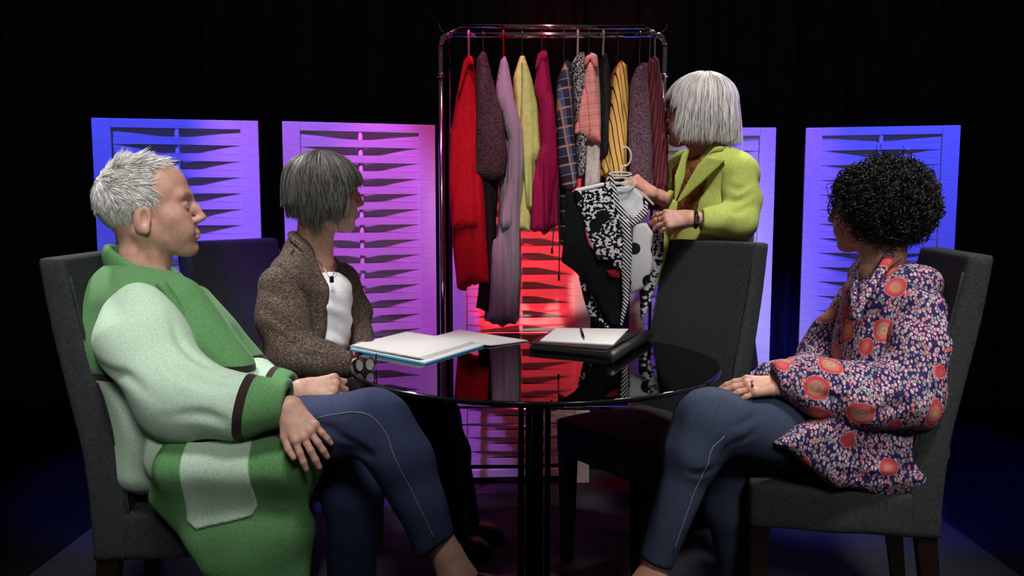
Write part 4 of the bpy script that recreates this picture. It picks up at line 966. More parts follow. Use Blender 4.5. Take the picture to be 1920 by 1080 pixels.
# --- jeans and shoes
J1 = m_denim('indigo_denim', (46, 54, 84), (78, 88, 126))
f = Field().chain(limb([(380, 855, 1.95, 70), (560, 805, 1.83, 66), (705, 792, 1.76, 58), (752, 860, 1.735, 54), (826, 1036, 1.69, 41)]), 0.035)
f.disp = waves(51, 0.0035, (24, 24, 24)); f.plane(A(822, 1024, 1.69), A(845, 1080, 1.67) - A(805, 985, 1.70) + np.array((0.02, 0, 0.0)), 0.004)
crease(f, [[(600, 800, 1.74), (650, 822, 1.70), (700, 850, 1.69), (720, 850, 1.69)], [(640, 840, 1.72), (680, 842, 1.70), (712, 862, 1.70)], [(560, 780, 1.76), (610, 800, 1.73), (650, 802, 1.71)]], 0.008, 0.011)
jeans1 = field_part('jeans', f, 0.005, J1, p1); JF1 = f
f = Field().chain(limb([(380, 870, 2.08, 70), (640, 850, 2.0, 58), (660, 920, 1.99, 54), (662, 1180, 1.98, 42)]), 0.035); f.disp = waves(52, 0.003, (22, 22, 22))
V, F = f.surf(0.0058); sub(link('trouser_leg', mesh('trouser_leg', V, F), J1), jeans1)
sub(tube('seam', snap(JF1, bez([A(600, 786, 1.74), A(640, 776, 1.715), A(690, 778, 1.697), A(722, 810, 1.685), A(742, 860, 1.68), A(790, 960, 1.65), A(815, 1012, 1.644)], 42), 0.0004), 0.0013, STITCH, None, 6), jeans1)
sh1 = shoe('shoe', A(842, 1108, 1.67), A(962, 1118, 1.66), 0, 0.085, 0.085, SHOE, p1)
shoe('shoe', A(640, 1232, 1.99), A(790, 1245, 1.95), 0, 0.085, 0.085, SHOE, p1)

# ================================================================== person in the brown jacket
Y2 = 2.62
p2 = empty('person', 'person in a brown tweed jacket over a white top, seated second from left', 'person', tuple(A(560, 800, Y2)))
S2 = m_skin('skin_rose', (214, 168, 150), (198, 146, 130))
c2 = A(607, 362, Y2); R2 = frame((0.93, 0.37, -0.02)); k2 = 1.06; neck2 = A(592, 492, Y2)
h2 = head(c2, R2, neck2, k2, 0.0026)
hn2 = hand(A(664, 688, 2.37), (0.9, -0.1, -0.25), (0, -0.5, 0.85), -1, fore=A(600, 680, 2.40), h=0.003)
hf2 = hand(A(680, 684, 2.52), (0.7, -0.6, -0.5), (0, -0.2, 0.97), 1, fore=A(672, 645, 2.66), h=0.003)
tr2 = trunk([[(592, 500, Y2, 34), (585, 580, Y2, 60), (550, 740, Y2, 70)], [(535, 545, Y2 - 0.12, 22), (548, 665, 2.43, 22), (650, 686, 2.38, 18)], [(640, 545, Y2 + 0.13, 18), (668, 620, 2.74, 18), (684, 664, 2.54, 16)],
             [(550, 770, Y2 - 0.08, 55), (800, 795, 2.44, 40), (850, 1000, 2.72, 24)], [(560, 770, Y2 + 0.08, 55), (815, 790, 2.58, 40), (870, 985, 2.80, 24)]])
b2 = body_mesh(p2, S2, [hn2, hf2, tr2], h2); eyes(b2, c2, R2, k2)
H2 = m_hair('grey_bob_hair', [(0.0, (48, 46, 44)), (0.45, (92, 90, 86)), (0.8, (132, 130, 126)), (1.0, (176, 174, 170))])
def z2(p):
    q = abs(p)
    return 0.040 - 0.02 * q if q < 0.9 else (0.0 if q < 1.15 else -0.075 if q < 1.35 else -0.092 + 0.016 * math.sin(q * 9) if q < 2.3 else -0.066)
P = np.concatenate([bob(3600, 5, (0.114, 0.104, 0.108), z2, 16, 0.16, 0.0, wav=0.008), bob(1300, 6, (0.120, 0.108, 0.109), lambda p: z2(p) + (0.03 if abs(p) > 1.4 else 0), 16, 0.10, 0.10, wav=0.012)])
hair2 = world_child(strands('hair', to_world(P, c2, R2, k2), 0.0014, H2, None, 2), p2)
cp2 = Field(); cp2.ell((-0.012, 0, 0.018), (0.100, 0.090, 0.097), None, 0); cp2.ecap((-0.025, 0, 0.0), (-0.022, 0, -0.066), (0, 1, 0), (0.080, 0.076, 0.02), (0.076, 0.070, 0.012), 0.02)
cp2.prism([(-0.2, 0.2), (0.2, 0.2), (0.2, 0.062), (0.06, 0.050), (0.048, 0.0), (0.044, -0.09), (-0.2, -0.09)], 0, 0.2, 0.01, 0.004, None, False, True)
sub(hull_cap(cp2, c2, R2, k2, 0.0035, 'undercoat', H2, None), hair2)
t = NT('brown_tweed'); a_ = t.noise(t.mapped((1, 1, 2.6), (0, 0.5, 0)), 150, 4); t.col(t.ramp(a_, [(0.34, lin((46, 38, 34))), (0.52, lin((84, 72, 64))), (0.72, lin((138, 124, 112)))])); t.bump(a_, 0.6, 0.003); TWD = t.done(0.92, spec=0.12)
lat2 = nrm((0.25, -0.97, 0))
f = Field()
f.ecap(A(585, 535, Y2), A(570, 620, Y2), lat2, (0.165, 0.10, 0.06), (0.165, 0.125, 0.08), 0.04); f.ecap(A(570, 620, Y2), A(548, 760, Y2), lat2, (0.165, 0.125, 0.08), (0.185, 0.140, 0.06), 0.04)
f.ell(A(540, 560, Y2), (0.085, 0.15, 0.10), None, 0.05)
for s in (-1, 1): f.ell(A(575 + s * 30, 512, Y2) + lat2 * 0.14 * -s, (0.06, 0.055, 0.05), None, 0.05)
for s in (-1, 1): f.cap(neck2 + (-0.03, -0.03 * s, 0.035), A(575 - s * 30, 520, Y2) + lat2 * 0.13 * s, 0.048, 0.058, 0.04)
f.ell(neck2 + (-0.045, 0, 0.02), (0.045, 0.07, 0.07), None, 0.03)
f.cap(A(640, 560, Y2 + 0.10), A(655, 650, Y2 + 0.06), 0.045, 0.05, 0.04)
f.disp = waves(61, 0.0045, (17, 17, 15), 1.6)
f.cap(neck2 + (0.004, 0, -0.03), neck2 + (0.05, -0.02, 0.2), 0.052, 0.075, 0.01, True)
f.prism(px_poly([(600, 470), (660, 470), (652, 520), (660, 575), (646, 622), (628, 640), (626, 600), (634, 560), (622, 520)], 2.50), 2.45, 0.125, 0, 0.01, None, True)
crease(f, [[(480, 640, 2.5), (520, 690, 2.45), (560, 730, 2.43)]], 0.008, 0.014)
jk2 = field_part('jacket', f, 0.006, TWD, p2); JKF2 = f
f = Field().chain(limb([(528, 540, Y2 - 0.15, 44), (530, 600, 2.44, 47), (545, 664, 2.41, 43), (610, 676, 2.385, 33), (662, 684, 2.37, 24)]), 0.04); f.disp = waves(62, 0.004, (18, 18, 18), 1.6); f.plane(A(662, 684, 2.37), (1, 0, 0), 0.005)
crease(f, [[(490, 575, 2.40), (530, 605, 2.36), (575, 632, 2.36)], [(505, 615, 2.38), (540, 640, 2.34), (585, 650, 2.35)], [(535, 655, 2.33), (590, 668, 2.32), (640, 672, 2.33)], [(500, 545, 2.42), (535, 560, 2.39), (565, 590, 2.40)]], 0.008, 0.014)
V, F = f.surf(0.0058); sub(link('sleeve', mesh('sleeve', V, F), TWD), jk2)
f = Field().chain(limb([(640, 528, Y2 + 0.15, 34), (664, 590, 2.77, 32), (672, 625, 2.72, 27), (686, 650, 2.60, 20)]), 0.03); f.disp = waves(63, 0.004, (18, 18, 18), 1.6)
V, F = f.surf(0.006); sub(link('sleeve', mesh('sleeve', V, F), TWD), jk2)
P = bez([A(x, y, yy) for x, y, yy in ((548, 432, 2.62), (556, 452, 2.55), (590, 485, 2.51), (609, 515, 2.485), (616, 560, 2.455), (614, 610, 2.44), (606, 650, 2.42))], 36); sub(tube('lapel', snap(JKF2, P, 0.002), 0.017, TWD, None, 10, 0.5), jk2)
P = bez([A(x, y, yy) for x, y, yy in ((556, 432, 2.68), (610, 445, 2.71), (640, 470, 2.67), (655, 520, 2.63), (662, 570, 2.58), (658, 620, 2.54))], 36); sub(tube('lapel', snap(JKF2, P, 0.0), 0.018, TWD, None, 10, 0.5), jk2)
sub(tube('sleeve_seam', bez([A(552, 466, 2.50), A(536, 490, 2.475), A(532, 520, 2.455)], 10), 0.003, TWD, None, 6), jk2)
WHT = cloth('white_jersey', (232, 232, 234), (246, 246, 248), 30, bump=0.15, stretch=(1, 1, 6))
f = Field(); f.ecap(A(598, 540, Y2 - 0.01), A(590, 640, Y2 - 0.02), lat2, (0.14, 0.095, 0.05), (0.14, 0.110, 0.05), 0.04); f.ell(A(622, 565, Y2 - 0.04), (0.045, 0.08, 0.09), None, 0.05); f.disp = waves(64, 0.003, (30, 30, 50)); f.cap(neck2 + (0.02, -0.01, -0.02), neck2 + (0.06, -0.04, 0.15), 0.055, 0.075, 0.01, True)
sh2 = field_part('top', f, 0.006, WHT, p2)
neckc = bez([neck2 + (0.01, -0.062, 0.02), A(606, 500, 2.52), A(619, 520, 2.51), A(630, 500, 2.56), neck2 + (0.04, 0.05, 0.02)], 20); world_child(tube('necklace', neckc, 0.0012, GOLD, None, 6), p2)
m_ = box('microphone_clip', (0.012, 0.012, 0.02), (0, 0, 0), BLACKMETAL, None, 0, 0.003); sub(m_, sh2); m_.location = tuple(A(622, 524, 2.47))
BPANT = cloth('black_ribbed_knit', (16, 17, 19), (34, 35, 38), 50, stretch=(1, 1, 12), bump=0.5)
f = Field().chain(limb([(545, 765, Y2 - 0.09, 62), (700, 770, 2.50, 56), (800, 792, 2.44, 47), (822, 850, 2.50, 42), (850, 985, 2.70, 30)]), 0.03); f.disp = waves(66, 0.003, (30, 30, 30)); tro2 = field_part('trousers', f, 0.006, BPANT, p2)
f = Field().chain(limb([(560, 765, Y2 + 0.09, 60), (815, 785, 2.60, 46), (840, 850, 2.66, 40), (872, 975, 2.80, 28)]), 0.03); V, F = f.surf(0.0065); sub(link('trouser_leg', mesh('trouser_leg', V, F), BPANT), tro2)
q = onz(838, 1032, 0.03); q2 = onz(918, 1024, 0.03); shoe('shoe', (q[0], q[1], 0.042), (q2[0], q2[1], 0.032), 0, 0.075, 0.085, SHOE, p2)
q = onz(862, 1005, 0.03); q2 = onz(945, 995, 0.03); shoe('shoe', (q[0], q[1], 0.042), (q2[0], q2[1], 0.032), 0, 0.075, 0.085, SHOE, p2)

# ================================================================== standing person in the lime jacket
Y3 = 3.06
p3 = empty('person', 'person standing at the rack in a lime green jacket, holding up a blouse', 'person', (0.74, Y3, 0))
S3 = m_skin('skin_peach', (212, 160, 142), (192, 136, 118))
c3 = A(1312, 208, Y3); R3 = frame((-0.955, 0.29, 0.04)); k3 = 1.13; neck3 = A(1322, 296, Y3)
h3 = head(c3, R3, neck3, k3, 0.0027)
hn3 = hand(A(1296, 410, 2.830), (-1.0, 0.05, -0.06), (-0.05, -0.85, 0.5), -1, fore=A(1336, 414, 2.840), curls=[(0.5, 0.55, 0.35), (0.45, 0.55, 0.35), (0.5, 0.6, 0.35), (0.6, 0.6, 0.4)], spread=0.05, thumb=(0.6, 0.5, -0.6), fr=0.026, sc=1.0)
hf3 = hand(A(1222, 362, 2.990), (-0.75, -0.2, 0.5), (0.0, -0.6, 0.8), 1, fore=A(1262, 384, 3.050), curls=[(0.9, 1.0, 0.6)] * 4, spread=0.04, fr=0.028, sc=0.95)
tr3 = trunk([[(1325, 300, Y3, 30), (1335, 380, Y3, 58), (1330, 520, Y3, 66)], [(1390, 318, Y3 - 0.14, 24), (1385, 420, 2.890, 20), (1318, 414, 2.840, 13)], [(1285, 310, Y3 + 0.14, 24), (1290, 400, 3.180, 20), (1232, 366, 3.010, 13)]])
leg3 = Field(); 
for dx in (-0.075, 0.075): leg3.chain([(np.array((0.74 + dx, Y3, 0.86)), 0.085), (np.array((0.74 + dx, Y3, 0.45)), 0.055), (np.array((0.74 + dx, Y3, 0.09)), 0.04)], 0.04)
b3 = body_mesh(p3, S3, [hn3, hf3, tr3, leg3.surf(0.012)], h3); eyes(b3, c3, R3, k3)
H3 = m_hair('white_bob_hair', [(0.0, (150, 142, 140)), (0.4, (206, 200, 198)), (0.8, (236, 232, 230)), (1.0, (250, 248, 248))], 0.38)
def z3(p):
    q = abs(p)
    return 0.046 if q < 0.75 else (0.01 if q < 1.0 else -0.078 if q < 1.2 else -0.098)
P = np.concatenate([bob(3800, 8, (0.112, 0.104, 0.106), z3, 18, 0.13, 0.13, wav=0.002), bob(900, 9, (0.117, 0.108, 0.108), lambda p: z3(p) - 0.004, 18, 0.08, 0.22 , wav=0.005)])
hair3 = world_child(strands('hair', to_world(P, c3, R3, k3), 0.0013, H3, None, 3), p3)
cp3 = Field(); cp3.ell((-0.012, 0, 0.018), (0.101, 0.092, 0.098), None, 0); cp3.ecap((-0.022, 0, 0.0), (-0.026, 0, -0.078), (0, 1, 0), (0.082, 0.078, 0.02), (0.084, 0.080, 0.012), 0.02)
cp3.prism([(-0.2, 0.2), (0.2, 0.2), (0.2, 0.062), (0.066, 0.055), (0.050, 0.0), (0.044, -0.1), (-0.2, -0.1)], 0, 0.2, 0.01, 0.004, None, False, True)
sub(hull_cap(cp3, c3, R3, k3, 0.0035, 'undercoat', H3, None), hair3)
spectacles(p3, c3, R3, k3, DKFRAME, LENS)
LIME = cloth('lime_linen', (164, 176, 84), (186, 196, 106), 160, bump=0.2)
lat3 = nrm((0.22, -0.97, 0))
f = Field()
f.ecap(A(1338, 315, Y3), A(1340, 390, Y3), lat3, (0.185, 0.105, 0.06), (0.175, 0.135, 0.08), 0.04); f.ecap(A(1340, 390, Y3), A(1318, 545, Y3), lat3, (0.175, 0.135, 0.08), (0.19, 0.165, 0.03), 0.04)
for s in (-1, 1): f.cap(neck3 + (0.02, 0.04 * s, 0.012), A(1342 - s * 20, 328, Y3) - lat3 * 0.14 * s, 0.05, 0.048, 0.04)
f.ell(neck3 + (0.05, 0, 0.0), (0.05, 0.08, 0.05), None, 0.03)
f.ell(A(1372, 350, Y3), (0.07, 0.15, 0.12), None, 0.06)
f.disp = waves(71, 0.004, (16, 16, 14), 1.4)
f.cap(neck3 + (0.0, 0, -0.03), neck3 + (-0.045, -0.02, 0.2), 0.056, 0.085, 0.01, True)
f.prism(px_poly([(1296, 255), (1345, 255), (1330, 275), (1300, 318), (1284, 348), (1276, 330), (1288, 285)], 2.930), 2.910, 0.12, 0, 0.008, None, True)
jk3 = field_part('jacket', f, 0.0058, LIME, p3)
f = Field().chain(limb([(1380, 322, Y3 - 0.14, 35), (1391, 370, 2.900, 33), (1384, 418, 2.870, 33), (1350, 416, 2.840, 26), (1316, 414, 2.830, 23)]), 0.035); f.disp = waves(72, 0.0032, (22, 22, 22), 1.6); f.cap(A(1330, 414, 2.840), A(1290, 412, 2.820), 0.034, 0.034, 0.004, True); f.plane(A(1316, 414, 2.830), (-1, 0, 0), 0.004)
crease(f, [[(1358, 345, 2.86), (1385, 352, 2.82), (1412, 340, 2.85)], [(1352, 395, 2.84), (1378, 398, 2.80), (1412, 385, 2.83)], [(1362, 372, 2.84), (1390, 372, 2.81), (1414, 360, 2.84)], [(1345, 405, 2.82), (1350, 418, 2.80), (1346, 430, 2.81)]], 0.008, 0.012)
V, F = f.surf(0.005); sv3 = sub(link('sleeve', mesh('sleeve', V, F), LIME), jk3)
f = Field().chain(limb([(1290, 315, Y3 + 0.16, 36), (1285, 395, 3.170, 33), (1246, 375, 3.050, 22)]), 0.035); f.disp = waves(73, 0.004, (22, 22, 22), 1.6); f.plane(A(1246, 375, 3.050), (-1, 0, 0.3), 0.004)
V, F = f.surf(0.006); sub(link('sleeve', mesh('sleeve', V, F), LIME), jk3)
def leaf(name, poly, Y, hy, mat, parent, seed=1, tilt=0.0, amp=0.001):      # flat tailored piece lying on the chest
    f = Field(); P_ = px_poly(poly, Y); xm = np.mean([p[0] for p in P_]); f.prism(P_, Y, hy, 0, hy * 0.8, lambda Q: tilt * (Q[:, 0] - xm)); f._by(Y, 0.06 + abs(tilt) * 0.1); f.disp = waves(seed, amp, (30, 30, 30))
    V, F = f.surf(0.004, 0.01); return sub(link(name, mesh(name, V, F), mat), parent)
leaf('lapel', [(1350, 274), (1338, 276), (1308, 312), (1268, 385), (1280, 378), (1330, 330), (1360, 300), (1326, 292), (1336, 287), (1352, 286), (1358, 278)], 2.895, 0.008, LIME, jk3, 3, -0.35)
leaf('lapel', [(1290, 276), (1278, 292), (1264, 330), (1262, 385), (1270, 370), (1284, 330), (1288, 305), (1294, 282)], 2.950, 0.008, LIME, jk3, 4, 0.5)
leaf('front_panel', [(1262, 372), (1272, 380), (1258, 440), (1246, 490), (1226, 545), (1222, 535), (1238, 470), (1246, 410)], 2.930, 0.012, LIME, jk3, 5, 0.1)
BRN = NT('gold_brown_print'); v = BRN.voro(BRN.mapped(), 55); BRN.col(BRN.ramp(v.outputs['Distance'], [(0.1, lin((46, 26, 12))), (0.35, lin((176, 110, 40))), (0.6, lin((92, 52, 20)))])); BRN = BRN.done(0.6)
f = Field(); f.ecap(A(1318, 318, Y3 - 0.01), A(1322, 420, Y3 - 0.01), lat3, (0.13, 0.105, 0.05), (0.14, 0.12, 0.05), 0.04); f.chain([(neck3 + (0.01, 0, 0.0), 0.062), (neck3 + (0.005, 0, 0.03), 0.058)], 0.03); f.disp = waves(75, 0.002, (30, 30, 30)); field_part('blouse', f, 0.006, BRN, p3)
BSK = cloth('black_crepe', (17, 17, 19), (30, 30, 33), 140)
f = Field(); f.ecap(A(1318, 500, Y3), (0.74, Y3, 0.60), lat3, (0.185, 0.15, 0.05), (0.20, 0.17, 0.05), 0.04)
for dx, dy in ((-0.055, -0.08), (0.055, 0.08)): f.ecap((0.74 + dx, Y3 + dy, 0.60), (0.74 + dx, Y3 + dy, 0.10), lat3, (0.10, 0.11, 0.03), (0.095, 0.12, 0.02), 0.05)
f.disp = waves(76, 0.004, (30, 30, 6)); field_part('trousers', f, 0.0075, BSK, p3)
for dy in (-0.08, 0.08): shoe('shoe', (0.82, Y3 + dy, 0.04), (0.56, Y3 + dy + 0.05, 0.032), 0, 0.08, 0.09, SHOE, p3)
w0 = A(1304, 412, 2.830); wt = world_child(tube('watch_strap', ring(w0, 1.0, (0.004, 0.031, 0), (0, 0.0, 0.027), 24), 0.0045, BLACKMETAL, None, 8, 1.6), p3)
o = box('watch_face', (0.013, 0.006, 0.026), (0, 0, 0), SILVER, None, 0, 0.002); sub(o, wt); o.location = tuple(w0 + (-0.001, -0.034, 0.002))
world_child(tube('ring', ring(A(1233, 413, 2.795), 1.0, (0.002, 0.010, 0.0), (0, 0.002, 0.0105), 18), 0.002, GOLD, None, 6), p3)

# ================================================================== person in the floral blouse (right)
Y4 = 2.2
p4 = empty('person', 'person in a coral and navy floral blouse and jeans seated at right, legs crossed', 'person', tuple(A(1600, 900, Y4)))
S4 = m_skin('skin_tan', (206, 156, 134), (186, 132, 112))
c4 = A(1640, 388, Y4); R4 = frame((-0.74, 0.67, -0.04)); k4 = 1.03; neck4 = A(1655, 505, Y4)
h4 = head(c4, R4, neck4, k4, 0.0024)
hn4 = hand(A(1466, 722, 1.98), (-1, -0.02, -0.06), (-0.05, -0.45, 0.9), -1, fore=A(1530, 712, 1.99), curls=[(0.22, 0.25, 0.2), (0.18, 0.25, 0.2), (0.22, 0.28, 0.2), (0.3, 0.3, 0.2)], spread=0.05, thumb=(0.75, 0.45, -0.45), fr=0.03, sc=0.95)
hf4 = hand(A(1455, 712, 2.10), (-0.8, -0.3, -0.25), (0.0, -0.2, 0.98), 1, fore=A(1520, 700, 2.18), fr=0.03, h=0.003)
tr4 = trunk([[(1655, 515, Y4, 45), (1665, 620, Y4, 75), (1650, 830, Y4, 90)], [(1725, 575, Y4 - 0.15, 36), (1690, 745, 2.0, 32), (1490, 718, 1.985, 20)], [(1620, 565, Y4 + 0.15, 36), (1560, 700, 2.36, 30), (1470, 705, 2.14, 20)],
             [(1600, 830, 2.12, 52), (1325, 795, 1.96, 38), (1290, 870, 1.945, 28), (1240, 1000, 1.925, 24)], [(1600, 850, 2.28, 52), (1375, 860, 2.22, 36), (1385, 1110, 2.25, 24)]])
an4 = Field().chain(limb([(1244, 990, 1.927, 19), (1233, 1040, 1.922, 22), (1224, 1078, 1.918, 26), (1200, 1102, 1.915, 26)]), 0.02).surf(0.0045)
b4 = body_mesh(p4, S4, [hn4, hf4, tr4, an4], h4); eyes(b4, c4, R4, k4)
H4 = m_hair('curly_black_hair', [(0.0, (8, 8, 9)), (0.6, (22, 21, 21)), (0.92, (44, 42, 42)), (1.0, (92, 90, 90))], 0.35)
def curls4(N, seed):
    rs = np.random.RandomState(seed); out = []; m = 30; s = np.linspace(0, 1, m)
    cen_ = np.array((-0.022, 0, 0.004)); rad = np.array((0.124, 0.118, 0.116))
    while len(out) < N:
        d = nrm(rs.normal(size=3))
        if d[2] < -0.72: continue
        if d[0] > 0.62 and d[2] < 0.30: continue
        if d[0] > 0.42 and d[2] < -0.15: continue
        if d[0] > 0.15 and d[2] < -0.55: continue
        k = rs.uniform(0.86, 1.04) + 0.05 * math.sin(d[0] * 9 + d[1] * 7 + d[2] * 8); p = cen_ + d * rad * k; n_ = nrm(d / rad)
        fl = nrm(np.array((0, 0, -1.0)) - n_ * (-n_[2]) + 0.5 * rs.normal(size=3)); fl = nrm(fl - n_ * fl.dot(n_) * 0.8)
        L = rs.uniform(0.04, 0.095); r = rs.uniform(0.004, 0.011); tw = rs.uniform(1.2, 3.4) * 2 * np.pi; ph = rs.uniform(0, 6.28); b_ = np.cross(fl, n_)
        P = p + fl * (s[:, None] - 0.3) * L + r * (np.cos(tw * s + ph)[:, None] * n_ + np.sin(tw * s + ph)[:, None] * b_) - n_ * (0.016 * (s - 0.4) ** 2)[:, None] * 2
        out.append(P)
    return np.array(out)
hair4 = world_child(strands('hair', to_world(curls4(2600, 12), c4, R4, k4), 0.0013, H4, None, 4, 0.5), p4)
cp4 = Field(); cp4.ell((-0.022, 0, 0.010), (0.112, 0.108, 0.103), None, 0); cp4.disp = waves(80, 0.006, (90, 90, 90))
cp4.prism([(-0.2, 0.2), (0.2, 0.2), (0.2, 0.058), (0.066, 0.045), (0.052, 0.0), (0.030, -0.04), (0.0, -0.07), (-0.05, -0.088), (-0.2, -0.085)], 0, 0.2, 0.01, 0.004, None, False, True)
sub(hull_cap(cp4, c4, R4, k4, 0.0038, 'undercoat', H4, None), hair4)
spectacles(p4, c4, R4, k4, DKFRAME, LENS)
# --- floral blouse
t = NT('coral_navy_floral'); v0 = t.mapped(); nz = t.n('ShaderNodeTexNoise'); nz.inputs['Scale'].default_value = 30; t.l(v0, nz.inputs['Vector'])
ad = t.n('ShaderNodeVectorMath', operation='MULTIPLY_ADD'); t.l(nz.outputs[1], ad.inputs[0]); ad.inputs[1].default_value = (0.012, 0.012, 0.012); t.l(v0, ad.inputs[2]); v = ad.outputs[0]
vs_ = t.mapped((1.25, 1.0, 0.75), src=v); e = t.voro(vs_, 112, 'DISTANCE_TO_EDGE').outputs['Distance']; cell = t.voro(vs_, 112)
sep = t.n('ShaderNodeSeparateColor'); t.l(cell.outputs['Color'], sep.inputs[0])
pet = t.ramp(sep.outputs[0], [(0.0, lin((206, 150, 156))), (0.32, lin((150, 146, 150))), (0.55, lin((196, 164, 172))), (0.78, lin((214, 112, 108))), (0.86, lin((136, 134, 128)))], 'CONSTANT')
c = t.mix(t.math('MULTIPLY', t.math('LESS_THAN', cell.outputs['Distance'], 0.54), t.math('GREATER_THAN', e, 0.07)), lin((36, 32, 82)), pet)
F1 = t.voro(v, 10.6); dd = t.math('ADD', F1.outputs['Distance'], t.math('MULTIPLY', t.noise(v, 60, 2), 0.05)); dd = t.math('MULTIPLY', t.math('SUBTRACT', dd, 0.025), 0.84)
fl = t.ramp(dd, [(0.0, lin((140, 100, 80))), (0.06, lin((190, 146, 116))), (0.12, lin((158, 112, 90))), (0.155, lin((180, 126, 104))), (0.185, lin((192, 84, 84))), (0.25, lin((168, 58, 68))), (0.27, lin((206, 116, 110)))], 'LINEAR')
c = t.mix(t.math('LESS_THAN', dd, 0.275), c, fl)
t.col(c); t.bump(t.noise(v0, 30, 3), 0.15, 0.004); FLOR = t.done(0.75, spec=0.2)
lat4 = nrm((-0.25, -0.97, 0))
f = Field()
f.ecap(A(1662, 545, Y4), A(1668, 640, Y4), lat4, (0.165, 0.105, 0.07), (0.175, 0.130, 0.09), 0.05); f.ecap(A(1668, 640, Y4), A(1650, 830, Y4), lat4, (0.175, 0.135, 0.09), (0.20, 0.165, 0.07), 0.05)
f.ell(A(1712, 590, Y4), (0.07, 0.15, 0.11), None, 0.05)
for s in (-1, 1): f.ell(A(1672 + s * 30, 525, Y4) + lat4 * 0.13 * s, (0.06, 0.055, 0.05), None, 0.05)
f.ecap(A(1655, 845, 2.14), A(1520, 830, 2.08), (0, 1, 0.1), (0.20, 0.095, 0.08), (0.15, 0.055, 0.06), 0.05)
f.ecap(A(1640, 830, 2.03), A(1600, 885, 2.02), (1, 0, -0.05), (0.125, 0.055, 0.04), (0.13, 0.04, 0.03), 0.05)
hp = px_poly([(1434, 817), (1480, 786), (1560, 768), (1660, 770), (1765, 770), (1745, 850), (1724, 912), (1640, 919), (1560, 908), (1500, 868), (1462, 832)], 1.99); hx = hp[0][0]
f.prism(hp, 1.985, 0.035, 0.03, 0.028, lambda Q: 0.24 * (Q[:, 0] - hx) - 0.055)
f.disp = waves(91, 0.0055, (16, 14, 15), 1.8)
f.cap(neck4 + (0.0, 0, -0.02), neck4 + (-0.06, -0.01, 0.2), 0.056, 0.08, 0.01, True)
f.prism(px_poly([(1590, 470), (1650, 500), (1638, 520), (1618, 560), (1608, 585), (1604, 560), (1600, 520)], 2.08), 2.06, 0.10, 0, 0.008, None, True)
crease(f, [[(1640, 560, 2.06), (1620, 620, 2.05), (1590, 680, 2.06)], [(1530, 800, 1.95), (1600, 840, 1.96), (1690, 850, 1.98)], [(1560, 870, 1.96), (1640, 885, 1.97), (1710, 880, 1.99)]], 0.009, 0.013)
bl4 = field_part('blouse', f, 0.0058, FLOR, p4)
f = Field().chain(limb([(1728, 580, Y4 - 0.16, 48), (1732, 650, 2.02, 52), (1700, 742, 1.98, 55), (1600, 742, 1.97, 52), (1530, 728, 1.975, 42), (1470, 716, 1.98, 24), (1452, 712, 1.98, 26)]), 0.05); f.disp = waves(92, 0.0065, (18, 18, 18), 1.8); f.cap(A(1475, 717, 1.98), A(1420, 708, 1.98), 0.027, 0.031, 0.004, True); f.plane(A(1450, 712, 1.98), (-1, 0, 0), 0.005)
crease(f, [[(1540, 715, 1.93), (1610, 728, 1.89), (1690, 705, 1.90), (1735, 690, 1.93)], [(1580, 775, 1.92), (1660, 772, 1.89), (1735, 735, 1.93)], [(1490, 720, 1.95), (1545, 742, 1.92), (1610, 750, 1.89)], [(1690, 615, 1.95), (1722, 650, 1.93), (1760, 665, 1.97)]], 0.010, 0.014)
V, F = f.surf(0.0052); sub(link('sleeve', mesh('sleeve', V, F), FLOR), bl4)
f = Field().chain(limb([(1615, 565, Y4 + 0.16, 45), (1565, 650, 2.34, 45), (1530, 705, 2.32, 44), (1460, 708, 2.13, 26), (1440, 704, 2.10, 24)]), 0.05); f.disp = waves(93, 0.005, (18, 18, 18), 1.8)
V, F = f.surf(0.006); sub(link('sleeve', mesh('sleeve', V, F), FLOR), bl4)
P = bez([A(x, y, yy) for x, y, yy in ((1668, 470, 2.17), (1662, 492, 2.095), (1640, 525, 2.075), (1618, 560, 2.065), (1604, 600, 2.06))], 20); sub(tube('collar_band', P, 0.013, FLOR, None, 10, 0.5), bl4)
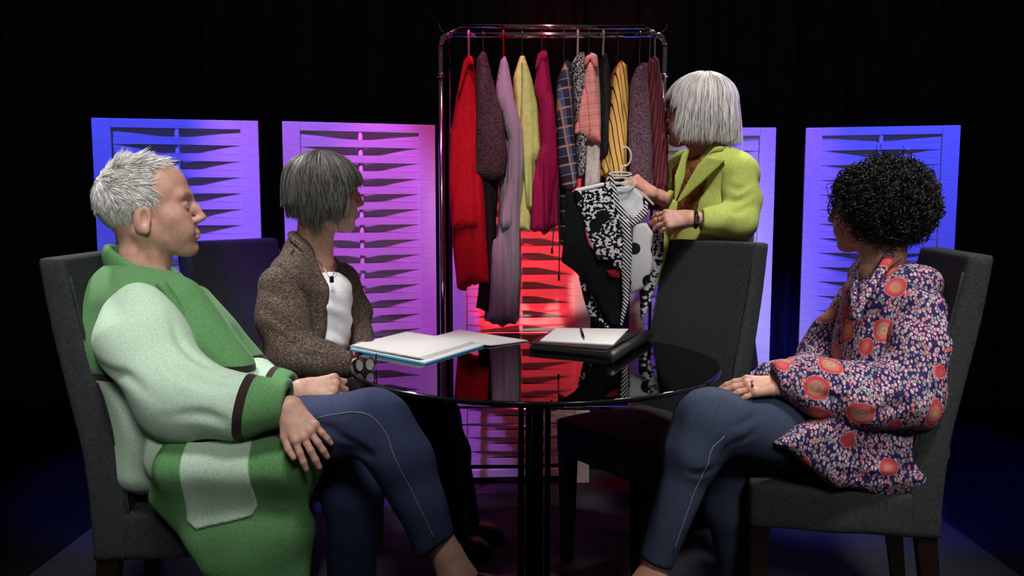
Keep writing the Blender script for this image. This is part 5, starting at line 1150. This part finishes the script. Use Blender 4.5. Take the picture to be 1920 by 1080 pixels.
P = bez([A(x, y, yy) for x, y, yy in ((1668, 470, 2.23), (1625, 480, 2.27), (1607, 510, 2.20), (1600, 550, 2.13), (1602, 600, 2.075))], 20); sub(tube('collar_band', P, 0.013, FLOR, None, 10, 0.5), bl4)
world_child(tube('necklace', bez([neck4 + (0.02, -0.058, 0.03), A(1632, 530, 2.105), A(1616, 555, 2.10), A(1612, 530, 2.15)], 16), 0.001, GOLD, None, 6), p4)
J4 = m_denim('dark_navy_denim', (44, 52, 72), (76, 88, 112))
f = Field().chain(limb([(1590, 845, 2.12, 68), (1440, 800, 2.03, 64), (1330, 790, 1.97, 60), (1300, 850, 1.95, 48), (1228, 1060, 1.92, 34)]), 0.035)
f.disp = waves(95, 0.003, (24, 24, 24)); f.plane(A(1228, 1056, 1.92), A(1218, 1090, 1.915) - A(1250, 990, 1.925) + np.array((-0.005, 0, 0)), 0.004)
crease(f, [[(1400, 800, 1.96), (1368, 826, 1.91), (1345, 850, 1.91)], [(1430, 775, 1.96), (1390, 790, 1.92), (1350, 800, 1.90)], [(1335, 870, 1.91), (1310, 880, 1.90), (1285, 876, 1.91)]], 0.006, 0.010)
jn4 = field_part('jeans', f, 0.005, J4, p4); JF4 = f
f = Field().chain(limb([(1600, 865, 2.26, 70), (1440, 865, 2.2, 68), (1378, 868, 2.19, 54), (1372, 950, 2.20, 46), (1388, 1120, 2.25, 36)]), 0.035); f.disp = waves(96, 0.003, (22, 22, 22)); V, F = f.surf(0.006); sub(link('trouser_leg', mesh('trouser_leg', V, F), J4), jn4)
sub(tube('seam', snap(JF4, bez([A(1348, 808, 1.915), A(1326, 840, 1.905), A(1314, 880, 1.90), A(1288, 960, 1.888), A(1262, 1030, 1.888)], 36), 0.0004), 0.0013, STITCH, None, 6), jn4)
shoe('shoe', A(1252, 1098, 1.92), A(1120, 1135, 1.90), 0, 0.085, 0.085, SHOE, p4)
shoe('shoe', A(1400, 1128, 2.26), A(1290, 1140, 2.22), 0, 0.085, 0.085, SHOE, p4)
world_child(tube('ring', ring(A(1411, 720, 1.965), 1.0, (0.002, 0.010, 0.0), (0, 0.002, 0.010), 18), 0.002, SILVER, None, 6), p4)
